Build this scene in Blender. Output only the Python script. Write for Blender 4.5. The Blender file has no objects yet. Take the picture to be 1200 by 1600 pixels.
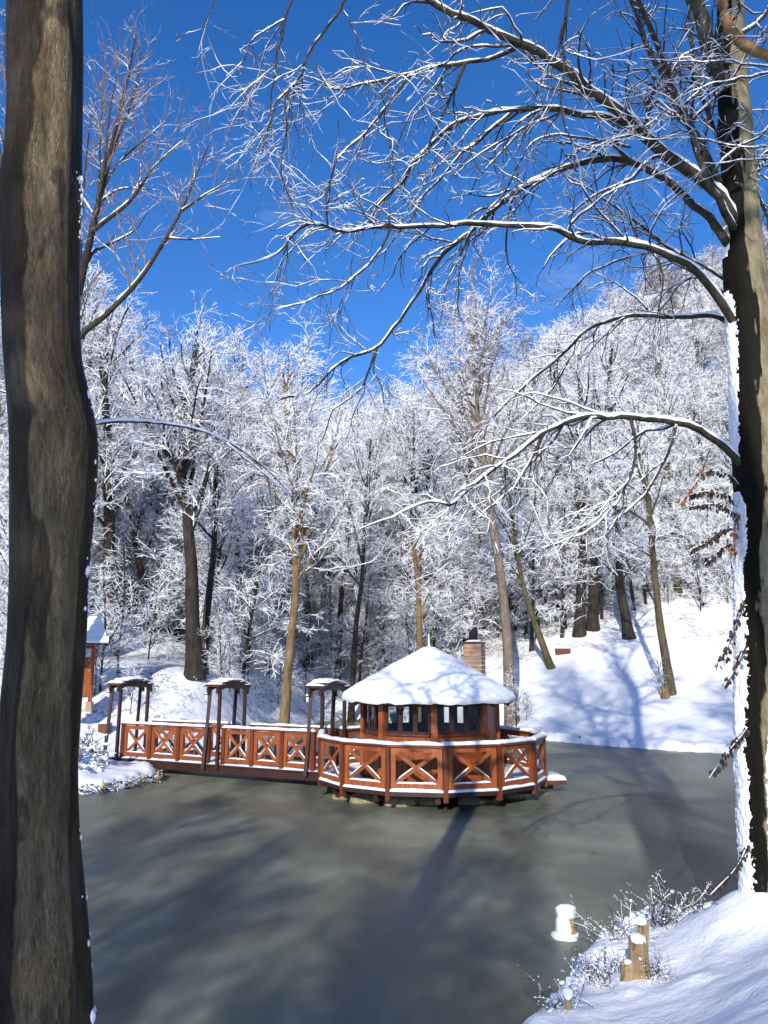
import bpy, math, random
import numpy as np

# ------------------------------------------------------------------ camera, sky, sun, exposure
scene = bpy.context.scene
col = scene.collection
EYE = 3.1                                   # metres above the ice
PITCH = math.atan(240 / 1200)
cam_data = bpy.data.cameras.new('camera')
cam_data.sensor_fit = 'AUTO'; cam_data.sensor_width = 36.0; cam_data.lens = 27.0
cam_data.clip_start = 0.05; cam_data.clip_end = 2000
cam = bpy.data.objects.new('camera', cam_data); col.objects.link(cam)
cam.location = (0, 0, EYE); cam.rotation_euler = (math.radians(90) + PITCH, 0, 0)
scene.camera = cam

SUN_EL = math.radians(25); SUN_HEAD = math.radians(193.6)      # compass heading the sun stands at (+Y = 0, +X = 90)
world = bpy.data.worlds.new('World'); scene.world = world; world.use_nodes = True
wn = world.node_tree; wn.nodes.clear()
w_out = wn.nodes.new('ShaderNodeOutputWorld'); w_bg = wn.nodes.new('ShaderNodeBackground')
w_sky = wn.nodes.new('ShaderNodeTexSky'); w_sky.sky_type = 'NISHITA'; w_sky.sun_disc = False
w_sky.sun_elevation = SUN_EL; w_sky.sun_rotation = SUN_HEAD
w_sky.air_density = 1.0; w_sky.dust_density = 0.2; w_sky.ozone_density = 3.5
w_hs = wn.nodes.new('ShaderNodeHueSaturation'); w_hs.inputs['Saturation'].default_value = 1.26
w_bg.inputs['Strength'].default_value = 0.125
w_ti = wn.nodes.new('ShaderNodeMix'); w_ti.data_type = 'RGBA'; w_ti.blend_type = 'MULTIPLY'; w_ti.inputs['Factor'].default_value = 1.0
w_ti.inputs['B'].default_value = (1.10, 1.02, 1.16, 1)
wn.links.new(w_sky.outputs[0], w_ti.inputs['A']); wn.links.new(w_ti.outputs['Result'], w_hs.inputs['Color'])
# thin high cloud wisps
w_tc = wn.nodes.new('ShaderNodeTexCoord'); w_mp = wn.nodes.new('ShaderNodeMapping')
w_mp.inputs['Scale'].default_value = (2.2, 4.5, 5.0); w_mp.inputs['Rotation'].default_value = (0.5, 0.3, 0.4)
w_nz = wn.nodes.new('ShaderNodeTexNoise'); w_nz.inputs['Scale'].default_value = 1.3; w_nz.inputs['Detail'].default_value = 6; w_nz.inputs['Roughness'].default_value = 0.62
w_rp = wn.nodes.new('ShaderNodeValToRGB'); w_rp.color_ramp.elements[0].position = 0.60; w_rp.color_ramp.elements[1].position = 0.86
w_rp.color_ramp.elements[1].color = (0.28, 0.28, 0.28, 1)
w_mx = wn.nodes.new('ShaderNodeMix'); w_mx.data_type = 'RGBA'; w_mx.inputs['B'].default_value = (6.5, 6.9, 7.3, 1)
wn.links.new(w_tc.outputs['Generated'], w_mp.inputs['Vector']); wn.links.new(w_mp.outputs[0], w_nz.inputs['Vector'])
wn.links.new(w_nz.outputs['Fac'], w_rp.inputs['Fac']); wn.links.new(w_rp.outputs['Color'], w_mx.inputs['Factor'])
wn.links.new(w_hs.outputs[0], w_mx.inputs['A']); wn.links.new(w_mx.outputs['Result'], w_bg.inputs['Color'])
wn.links.new(w_bg.outputs[0], w_out.inputs['Surface'])

sun_data = bpy.data.lights.new('sun', 'SUN'); sun_data.energy = 3.9; sun_data.angle = math.radians(0.53); sun_data.color = (1.0, 0.94, 0.84)
sun = bpy.data.objects.new('sun', sun_data); col.objects.link(sun)
sun.rotation_euler = (math.pi / 2 - SUN_EL, 0, math.pi - SUN_HEAD)
sun.location = (-8, -30, 25)
vs = scene.view_settings
vs.view_transform = 'Standard'; vs.look = 'None'; vs.gamma = 1; vs.use_curve_mapping = False; vs.exposure = 0.48
try:
    scene.cycles.max_bounces = 6; scene.cycles.transparent_max_bounces = 8
    scene.cycles.use_denoising = True
except Exception:
    pass

rng = np.random.default_rng(11)
random.seed(4)

# ------------------------------------------------------------------ helpers: pixels of the photograph to points
def ray(px, py):
    r = (px - 600) / 1200; u = (800 - py) / 1200
    return np.array([r, math.cos(PITCH) - u * math.sin(PITCH), math.sin(PITCH) + u * math.cos(PITCH)])
def at_z(px, py, z):
    d = ray(px, py); return d * ((z - EYE) / d[2]) + np.array([0, 0, EYE])
def at_y(px, py, Y):
    d = ray(px, py); return d * (Y / d[1]) + np.array([0, 0, EYE])

# ------------------------------------------------------------------ helpers: noise
def _hash(ix, iy, iz):
    h = (ix.astype(np.int64) * 374761393 + iy.astype(np.int64) * 668265263 + iz.astype(np.int64) * 2147483647 * 31) & 0xffffffff
    h = ((h ^ (h >> 13)) * 1274126177) & 0xffffffff
    h = h ^ (h >> 16)
    return (h & 0xffff) / 65535.0
def vnoise(x, y, z=0.0):
    x, y, z = np.broadcast_arrays(np.asarray(x, float), np.asarray(y, float), np.asarray(z, float))
    ix, iy, iz = np.floor(x), np.floor(y), np.floor(z)
    fx, fy, fz = x - ix, y - iy, z - iz
    fx, fy, fz = [f * f * (3 - 2 * f) for f in (fx, fy, fz)]
    r = 0
    for dx in (0, 1):
        for dy in (0, 1):
            for dz in (0, 1):
                w = (fx if dx else 1 - fx) * (fy if dy else 1 - fy) * (fz if dz else 1 - fz)
                r = r + w * _hash(ix + dx, iy + dy, iz + dz)
    return r
def fbm(x, y, z=0.0, o=4):
    a, r, s = 0.5, 0, 1.0
    for _ in range(o):
        r = r + a * (vnoise(x * s, y * s, np.asarray(z) * s) - 0.5); a *= 0.5; s *= 2.03
    return r

# ------------------------------------------------------------------ helpers: meshes
def norm(v):
    return v / np.maximum(np.linalg.norm(v, axis=-1, keepdims=True), 1e-9)
def tubes(P, R, n, roll=None, ref=(0, 0, 1.0), oval=1.0):
    """N tubes of K rings of n points -> (verts, quads)."""
    P = np.asarray(P, float); R = np.asarray(R, float)
    if P.ndim == 2: P = P[None]; R = R[None]
    N, K = P.shape[:2]
    T = norm(np.gradient(P, axis=1))
    ref = np.array(ref, float)
    side = np.cross(T, ref)
    bad = np.linalg.norm(side, axis=-1) < 0.08
    side[bad] = np.cross(T[bad], np.array([0.0, 1, 0])) if bad.any() else side[bad]
    side = norm(side); up = np.cross(side, T)
    a = np.arange(n) / n * 2 * np.pi + np.pi / 2
    if roll is None: ang = np.broadcast_to(a, (N, K, n))
    else: ang = a[None, None, :] + np.asarray(roll)[:, None, None] + np.zeros((N, K, 1))
    V = P[:, :, None] + R[:, :, None, None] * (np.cos(ang)[..., None] * side[:, :, None] + oval * np.sin(ang)[..., None] * up[:, :, None])
    idx = np.arange(N * K * n).reshape(N, K, n)
    a0 = idx[:, :-1]; a1 = np.roll(a0, -1, axis=2); b0 = idx[:, 1:]; b1 = np.roll(b0, -1, axis=2)
    Q = np.stack([a0, a1, b1, b0], -1).reshape(-1, 4)
    return V.reshape(-1, 3), Q
def join(parts):
    vs_, qs, o = [], [], 0
    for v, q in parts:
        vs_.append(v); qs.append(q + o); o += len(v)
    return np.concatenate(vs_), np.concatenate(qs)
def mesh_np(name, V, Q, mats, smooth=False, mat_index=None):
    me = bpy.data.meshes.new(name)
    k = Q.shape[1]
    me.vertices.add(len(V)); me.vertices.foreach_set('co', np.ascontiguousarray(V, np.float32).ravel())
    me.loops.add(Q.size); me.loops.foreach_set('vertex_index', np.ascontiguousarray(Q, np.int32).ravel())
    me.polygons.add(len(Q)); me.polygons.foreach_set('loop_start', np.arange(0, Q.size, k, dtype=np.int32))
    me.polygons.foreach_set('use_smooth', np.full(len(Q), smooth, dtype=bool))
    if mat_index is not None: me.polygons.foreach_set('material_index', np.asarray(mat_index, np.int32))
    for m in (mats if isinstance(mats, (list, tuple)) else [mats]): me.materials.append(m)
    me.update(calc_edges=True); me.validate()
    return me
def link(name, me, parent=None):
    o = bpy.data.objects.new(name, me); col.objects.link(o)
    if parent is not None: o.parent = parent
    return o
def tag(o, label=None, cat=None, group=None, kind=None):
    for k, v in (('label', label), ('category', cat), ('group', group), ('kind', kind)):
        if v: o[k] = v
    return o
def empty(name, loc, label=None, cat=None, group=None, rotz=0):
    o = bpy.data.objects.new(name, None); col.objects.link(o); o.location = [float(c) for c in loc]; o.rotation_euler = (0, 0, rotz)
    o.empty_display_size = 0.3
    return tag(o, label, cat, group)
def copy_tree(o, parent=None):
    c = o.copy(); col.objects.link(c)
    if parent is not None: c.parent = parent
    for ch in list(o.children): copy_tree(ch, c)
    return c

class MB:
    """Collects boxes, beams, strips as polygons of mixed size."""
    def __init__(self): self.v = []; self.f = []
    def add(self, vs_, fs):
        o = len(self.v); self.v += [tuple(map(float, p)) for p in vs_]; self.f += [tuple(i + o for i in f) for f in fs]
    def box(self, c, s, rz=0.0):
        cx, cy, cz = c; hx, hy, hz = s[0] / 2, s[1] / 2, s[2] / 2; ca, sa = math.cos(rz), math.sin(rz)
        P = []
        for z in (-hz, hz):
            for x, y in ((-hx, -hy), (hx, -hy), (hx, hy), (-hx, hy)):
                P.append((cx + x * ca - y * sa, cy + x * sa + y * ca, cz + z))
        self.add(P, [(3, 2, 1, 0), (4, 5, 6, 7), (0, 1, 5, 4), (1, 2, 6, 5), (2, 3, 7, 6), (3, 0, 4, 7)])
    def beam(self, p0, p1, w, h, up=(0, 0, 1)):
        p0, p1, up = np.array(p0, float), np.array(p1, float), np.array(up, float)
        t = norm(p1 - p0); s = np.cross(t, up)
        if np.linalg.norm(s) < 1e-3: s = np.cross(t, (0, 1, 0))
        s = norm(s); u = np.cross(s, t)
        P = []
        for b in (p0, p1):
            for a_, c_ in ((-1, -1), (1, -1), (1, 1), (-1, 1)):
                P.append(b + s * a_ * w / 2 + u * c_ * h / 2)
        self.add(P, [(3, 2, 1, 0), (4, 5, 6, 7), (0, 1, 5, 4), (1, 2, 6, 5), (2, 3, 7, 6), (3, 0, 4, 7)])
    def prism(self, poly, z0, z1):
        n = len(poly)
        P = [(x, y, z0) for x, y in poly] + [(x, y, z1) for x, y in poly]
        self.add(P, [tuple(range(n))[::-1], tuple(range(n, 2 * n))] + [(i, (i + 1) % n, n + (i + 1) % n, n + i) for i in range(n)])
    def tube(self, P, R, n=8, oval=1.0, ref=(0, 0, 1.0)):
        V, Q = tubes(np.array(P, float), np.array(R, float), n, oval=oval, ref=ref)
        self.add(V, [tuple(q) for q in Q] + [tuple(range(n))[::-1], tuple(range(len(V) - n, len(V)))])
    def mesh(self, name, mats, smooth=False):
        me = bpy.data.meshes.new(name); me.from_pydata(self.v, [], self.f)
        for m in (mats if isinstance(mats, (list, tuple)) else [mats]): me.materials.append(m)
        if smooth: me.polygons.foreach_set('use_smooth', np.ones(len(me.polygons), dtype=bool))
        me.update(); return me
    def build(self, name, mats, parent=None, smooth=False): return link(name, self.mesh(name, mats, smooth), parent)

def snow_strip_mesh(name, pts, width, height, mat, seed=0, step=0.07, closed=False):
    """A loaf of snow lying along a line of points: rounded, uneven."""
    pts = np.array(pts, float)
    seg = np.linalg.norm(np.diff(pts, axis=0), axis=1); L = np.concatenate([[0], np.cumsum(seg)])
    m = max(3, int(L[-1] / step) + 1); s = np.linspace(0, L[-1], m)
    C = np.stack([np.interp(s, L, pts[:, i]) for i in range(3)], 1)
    T = norm(np.gradient(C, axis=0)); S = norm(np.cross(T, (0, 0, 1.0)))
    hn = height * (1 + 1.3 * fbm(C[:, 0] * 3 + seed, C[:, 1] * 3, C[:, 2] * 3 + seed * 1.7))
    wn_ = width * (1 + 0.35 * fbm(C[:, 0] * 4 + 9 + seed, C[:, 1] * 4, C[:, 2] * 4))
    off = 0.25 * width * fbm(C[:, 0] * 2.3 + 31 + seed, C[:, 1] * 2.3, C[:, 2] * 3)
    if not closed:
        e = np.minimum(np.minimum(s, L[-1] - s) / 0.06, 1); hn = hn * np.sqrt(np.clip(e, 0.05, 1))
    prof = np.array([(-0.5, 0), (-0.53, 0.35), (-0.42, 0.78), (-0.16, 1.0), (0.16, 1.0), (0.42, 0.78), (0.53, 0.35), (0.5, 0)])
    V = C[:, None] + S[:, None] * (prof[None, :, 0:1] * wn_[:, None, None] + off[:, None, None]) + np.array([0, 0, 1.0]) * (prof[None, :, 1:2] * hn[:, None, None])
    k = len(prof); idx = np.arange(m * k).reshape(m, k)
    a0 = idx[:-1]; a1 = np.roll(a0, -1, axis=1); b0 = idx[1:]; b1 = np.roll(b0, -1, axis=1)
    Q = np.stack([a0, b0, b1, a1], -1).reshape(-1, 4)
    faces = [tuple(q) for q in Q] + [tuple(idx[0]), tuple(idx[-1])[::-1]]
    me = bpy.data.meshes.new(name); me.from_pydata([tuple(v) for v in V.reshape(-1, 3)], [], faces)
    me.materials.append(mat); me.polygons.foreach_set('use_smooth', np.ones(len(me.polygons), dtype=bool)); me.update()
    return me

# ------------------------------------------------------------------ helpers: materials
class NT:
    def __init__(self, name):
        self.m = bpy.data.materials.new(name); self.m.use_nodes = True; self.t = self.m.node_tree
        self.b = self.t.nodes['Principled BSDF']
    def n(self, typ, **kw):
        nd = self.t.nodes.new(typ)
        for k, v in kw.items():
            if k in nd.inputs.keys(): nd.inputs[k].default_value = v
            else: setattr(nd, k, v)
        return nd
    def l(self, a, b): self.t.links.new(a, b)
    def coord(self, kind='Object', scale=(1, 1, 1), rot=(0, 0, 0)):
        tc = self.n('ShaderNodeTexCoord'); mp = self.n('ShaderNodeMapping'); mp.inputs['Scale'].default_value = scale; mp.inputs['Rotation'].default_value = rot
        self.l(tc.outputs[kind], mp.inputs['Vector']); return mp.outputs[0]
    def noise(self, vec, scale, detail=4, rough=0.55, dist=0.0):
        nd = self.n('ShaderNodeTexNoise', Scale=scale, Detail=detail, Roughness=rough, Distortion=dist)
        if vec is not None: self.l(vec, nd.inputs['Vector'])
        return nd.outputs['Fac']
    def ramp(self, fac, stops):
        r = self.n('ShaderNodeValToRGB'); e = r.color_ramp.elements
        while len(e) < len(stops): e.new(0.5)
        for i, (p, c) in enumerate(stops):
            e[i].position = p; e[i].color = (*c, 1) if isinstance(c, tuple) else (c, c, c, 1)
        self.l(fac, r.inputs['Fac']); return r.outputs['Color']
    def math(self, op, a, b=None, clamp=False):
        nd = self.n('ShaderNodeMath', operation=op); nd.use_clamp = clamp
        for i, x in enumerate((a, b)):
            if x is None: continue
            if isinstance(x, (int, float)): nd.inputs[i].default_value = x
            else: self.l(x, nd.inputs[i])
        return nd.outputs[0]
    def mix(self, fac, a, b, mode='MIX'):
        nd = self.n('ShaderNodeMix', data_type='RGBA', blend_type=mode)
        for key, x in (('Factor', fac), ('A', a), ('B', b)):
            s = nd.inputs[key]
            if isinstance(x, tuple): s.default_value = (*x, 1)
            elif isinstance(x, (int, float)): s.default_value = x
            else: self.l(x, s)
        return nd.outputs['Result']
    def nz(self):
        g = self.n('ShaderNodeNewGeometry'); sx = self.n('ShaderNodeSeparateXYZ'); self.l(g.outputs['Normal'], sx.inputs[0]); return sx.outputs
    def bump(self, h, strength, dist=0.02):
        b = self.n('ShaderNodeBump', Strength=strength, Distance=dist); self.l(h, b.inputs['Height']); self.l(b.outputs[0], self.b.inputs['Normal'])
    def set(self, **kw):
        for k, v in kw.items():
            s = self.b.inputs[k.replace('_', ' ')]
            if isinstance(v, tuple): s.default_value = (*v, 1)
            elif isinstance(v, (int, float)): s.default_value = v
            else: self.l(v, s)
        return self.m

SNOW = (0.83, 0.85, 0.88)
def mat_snow(name='snow', scale=1.0, strength=0.35):
    t = NT(name); c = t.coord('Object')
    n1 = t.noise(c, 9 * scale, 5, 0.6); n2 = t.noise(c, 70 * scale, 2, 0.7)
    h = t.math('ADD', n1, t.math('MULTIPLY', n2, 0.25))
    t.bump(h, strength, 0.05)
    colr = t.mix(t.noise(c, 3 * scale, 3), (0.80, 0.82, 0.85), (0.87, 0.885, 0.90))
    return t.set(Base_Color=colr, Roughness=0.62, Specular_IOR_Level=0.3)
M_snow = mat_snow()
def mat_ground():
    t = NT('snow_ground'); c = t.coord('Object')
    n1 = t.noise(c, 2.2, 6, 0.62); n2 = t.noise(c, 34, 3, 0.7)
    t.bump(t.math('ADD', n1, t.math('MULTIPLY', n2, 0.12)), 0.5, 0.12)
    base = t.mix(t.noise(c, 1.1, 4), (0.79, 0.81, 0.84), (0.87, 0.885, 0.90))
    # leaf litter and twigs poking through, on the wooded slope on the left and the floor of the wood
    sx = t.n('ShaderNodeSeparateXYZ'); t.l(c, sx.inputs[0])
    slope = t.math('MULTIPLY', t.math('LESS_THAN', sx.outputs[0], 1.5), t.math('GREATER_THAN', sx.outputs[1], 26.0))
    wood = t.math('GREATER_THAN', sx.outputs[1], 44.0)
    zone = t.math('MAXIMUM', slope, wood)
    big = t.ramp(t.noise(c, 0.36, 3, 0.6), [(0.43, 0.0), (0.58, 1.0)])
    small = t.ramp(t.noise(c, 5.0, 4, 0.8, 0.6), [(0.50, 0.0), (0.56, 1.0)])
    m = t.math('MULTIPLY', t.math('MULTIPLY', big, small), t.math('MULTIPLY', zone, 0.85))
    leaf = t.mix(t.noise(c, 21, 2), (0.035, 0.025, 0.02), (0.16, 0.10, 0.06))
    return t.set(Base_Color=t.mix(m, base, leaf), Roughness=0.65, Specular_IOR_Level=0.25)
M_ground = mat_ground()
def mat_ice():
    t = NT('pond_ice'); c = t.coord('Object')
    a = t.noise(t.coord('Object', (0.55, 0.22, 1), (0, 0, -0.35)), 1.0, 5, 0.55, 0.5)
    b = t.noise(t.coord('Object', (1.3, 0.9, 1)), 1.4, 4, 0.6, 0.3)
    d = t.noise(c, 40, 3, 0.7)
    f = t.math('ADD', t.math('MULTIPLY', a, 0.75), t.math('MULTIPLY', b, 0.25))
    base = t.ramp(f, [(0.36, (0.064, 0.070, 0.048)), (0.50, (0.136, 0.147, 0.100)), (0.64, (0.248, 0.262, 0.184))])
    base = t.mix(t.math('MULTIPLY', t.ramp(d, [(0.45, 0.0), (0.75, 1.0)]), 0.25), base, (0.22, 0.225, 0.21))
    # small dark melt holes and pale crumbs on the surface
    v = t.n('ShaderNodeTexVoronoi', Scale=0.75); v.feature = 'F1'; t.l(t.coord('Object', (1, 0.6, 1)), v.inputs['Vector'])
    holes = t.ramp(v.outputs['Distance'], [(0.0, 1.0), (0.10, 0.0)])
    base = t.mix(t.math('MULTIPLY', holes, 0.55), base, (0.03, 0.034, 0.03))
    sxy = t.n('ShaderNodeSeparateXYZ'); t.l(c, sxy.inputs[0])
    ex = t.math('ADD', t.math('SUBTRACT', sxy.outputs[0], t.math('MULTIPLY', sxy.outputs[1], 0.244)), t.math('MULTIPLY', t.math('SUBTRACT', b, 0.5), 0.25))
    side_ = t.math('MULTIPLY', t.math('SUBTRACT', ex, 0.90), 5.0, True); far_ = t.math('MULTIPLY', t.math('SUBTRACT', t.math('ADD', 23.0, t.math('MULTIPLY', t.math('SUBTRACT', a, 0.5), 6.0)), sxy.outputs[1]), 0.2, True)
    clear = t.math('MULTIPLY', side_, far_)  # painted shade: dark band edged along the sun's direction, fading at the far end
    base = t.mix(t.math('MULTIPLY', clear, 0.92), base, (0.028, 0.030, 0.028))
    rough = t.ramp(f, [(0.3, 0.26), (0.7, 0.5)])
    t.bump(t.math('ADD', t.math('MULTIPLY', a, 1.0), t.math('MULTIPLY', d, 0.05)), 0.12, 0.03)
    return t.set(Base_Color=base, Roughness=rough, IOR=1.31, Specular_IOR_Level=0.45)
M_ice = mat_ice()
def mat_bark(name, dark, light, snow_lo=0.42, scale=1.0, stretch=0.18, rough=0.85, patch=0.0):
    t = NT(name); c = t.coord('Object', (scale, scale, scale * stretch))
    c2 = t.coord('Object', (scale, scale, scale))
    n1 = t.noise(c, 9, 5, 0.65); n2 = t.noise(c2, 2.0, 4, 0.6); n3 = t.noise(c, 26, 4, 0.7)
    base = t.mix(t.ramp(t.math('ADD', t.math('MULTIPLY', n1, 0.6), t.math('MULTIPLY', n2, 0.4)), [(0.36, 0.0), (0.64, 1.0)]), dark, light)
    if patch: base = t.mix(t.ramp(n2, [(0.55, 0.0), (0.62, patch)]), base, (dark[0] * 0.35, dark[1] * 0.35, dark[2] * 0.35))
    s = t.ramp(t.math('ADD', t.nz()[2], t.math('MULTIPLY', t.math('SUBTRACT', t.noise(c2, 6, 3), 0.5), 0.8)), [(snow_lo, 0.0), (min(snow_lo + 0.08, 1), 1.0)])
    t.bump(t.math('ADD', n1, t.math('MULTIPLY', n3, 0.5)), 0.6, 0.03)
    return t.set(Base_Color=t.mix(s, base, SNOW), Roughness=rough, Specular_IOR_Level=0.15)
M_bark = mat_bark('dark_bark', (0.016, 0.014, 0.012), (0.052, 0.043, 0.035))
M_bark_gold = mat_bark('golden_bark', (0.085, 0.055, 0.028), (0.27, 0.19, 0.095), 0.6)  # algae tint and strong sunlight both put into this golden colour
M_bark_pale = mat_bark('pale_bark', (0.10, 0.075, 0.058), (0.25, 0.20, 0.155), 0.6)
M_bark_olive = mat_bark('olive_bark', (0.04, 0.034, 0.02), (0.13, 0.11, 0.06), 0.5)
M_bark_near = mat_bark('smooth_bark', (0.020, 0.018, 0.014), (0.085, 0.073, 0.047), 0.75, 2.0, 0.35, 0.6, 0.7)
def mat_twig(name, dark, lo, hi=None, warm=0.0):
    t = NT(name); c = t.coord('Object')
    n = t.noise(c, 2.6, 4, 0.7)
    s = t.ramp(t.math('ADD', t.nz()[2], t.math('MULTIPLY', t.math('SUBTRACT', n, 0.5), 1.3)), [(max(lo, 0.0), 0.0), (max(lo, 0.0) + 0.1, 1.0)]) if lo >= 0 else \
        t.ramp(t.math('ADD', t.math('ADD', t.nz()[2], 1.0), t.math('MULTIPLY', t.math('SUBTRACT', n, 0.5), 1.5)), [(1.0 + lo, 0.0), (1.12 + lo, 1.0)])
    return t.set(Base_Color=t.mix(s, dark, SNOW), Roughness=0.75)
M_twig = mat_twig('snowy_twigs', (0.130, 0.104, 0.090), -0.68)
M_twig_b = mat_twig('half_bare_twigs', (0.150, 0.112, 0.092), -0.42)
M_twig_top = mat_twig('bare_reddish_twigs', (0.16, 0.115, 0.095), 0.30)
M_twig_near = mat_twig('near_twigs', (0.030, 0.024, 0.020), 0.55)
def mat_wood(name, a, b, rough=0.45, scale=1.0):
    t = NT(name); c = t.coord('Object', (scale, scale, scale)); oi = t.n('ShaderNodeObjectInfo')
    g = t.noise(t.coord('Object', (22 * scale, 22 * scale, 2.5 * scale)), 1.0, 5, 0.6, 0.6)
    g2 = t.noise(t.coord('Object', (2.5 * scale, 22 * scale, 22 * scale)), 1.0, 4, 0.6, 0.4)
    k = t.noise(c, 1.7, 3)
    f = t.math('ADD', t.math('MULTIPLY', g, 0.45), t.math('ADD', t.math('MULTIPLY', g2, 0.25), t.math('MULTIPLY', k, 0.3)))
    base = t.mix(t.ramp(f, [(0.36, 0.0), (0.62, 1.0)]), a, b)
    base = t.mix(t.math('MULTIPLY', oi.outputs['Random'], 0.4), base, (a[0] * 0.7, a[1] * 0.7, a[2] * 0.7))
    t.bump(g, 0.25, 0.01)
    return t.set(Base_Color=base, Roughness=rough, Specular_IOR_Level=0.4)
M_wood = mat_wood('stained_wood', (0.15, 0.034, 0.008), (0.40, 0.112, 0.026))
M_wood_red = mat_wood('dark_red_wood', (0.07, 0.017, 0.007), (0.19, 0.048, 0.017))
M_wood_dark = mat_wood('dark_brown_wood', (0.020, 0.008, 0.006), (0.055, 0.022, 0.015))
M_wood_old = mat_wood('weathered_wood', (0.16, 0.11, 0.055), (0.40, 0.30, 0.16), 0.8)
M_wood_tan = mat_wood('tan_cladding', (0.26, 0.15, 0.08), (0.46, 0.30, 0.18), 0.7)
M_wood_torn = mat_wood('torn_orange_wood', (0.10, 0.045, 0.015), (0.40, 0.22, 0.075), 0.7, 2.0)
def mat_plain(name, c, rough=0.6, metal=0.0, var=0.35, scale=14):
    t = NT(name); n = t.noise(t.coord('Object'), scale, 4, 0.6)
    base = t.mix(n, tuple(x * (1 - var) for x in c), tuple(min(1, x * (1 + var)) for x in c))
    t.bump(n, 0.2, 0.01)
    return t.set(Base_Color=base, Roughness=rough, Metallic=metal)
M_black = mat_plain('black_metal', (0.006, 0.006, 0.006), 0.95)
M_rock = mat_plain('mossy_rock', (0.26, 0.22, 0.13), 0.85, 0, 0.75, 6)
M_leaf = mat_plain('dry_brown_leaf', (0.034, 0.016, 0.011), 0.6, 0, 0.5, 30)
M_leaf_orange = mat_plain('orange_dry_leaf', (0.20, 0.075, 0.028), 0.6, 0, 0.4, 30)
M_reed = mat_plain('pale_dry_reed', (0.50, 0.40, 0.24), 0.7, 0, 0.3, 20)
M_lamp_white = mat_plain('pale_lamp_glass', (0.75, 0.75, 0.72), 0.3, 0, 0.05)
M_clay = mat_plain('tan_clay', (0.36, 0.27, 0.16), 0.8, 0, 0.25)
def mat_glass():
    t = NT('window_glass'); g = t.n('ShaderNodeBsdfGlossy', Roughness=0.02); g.inputs['Color'].default_value = (0.9, 0.9, 0.9, 1)
    tr = t.n('ShaderNodeBsdfTransparent'); tr.inputs['Color'].default_value = (0.86, 0.88, 0.88, 1)
    fr = t.n('ShaderNodeFresnel', IOR=1.45); mx = t.n('ShaderNodeMixShader')
    t.l(fr.outputs[0], mx.inputs[0]); t.l(tr.outputs[0], mx.inputs[1]); t.l(g.outputs[0], mx.inputs[2])
    t.l(mx.outputs[0], t.t.nodes['Material Output'].inputs['Surface']); return t.m
M_glass = mat_glass()
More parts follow.
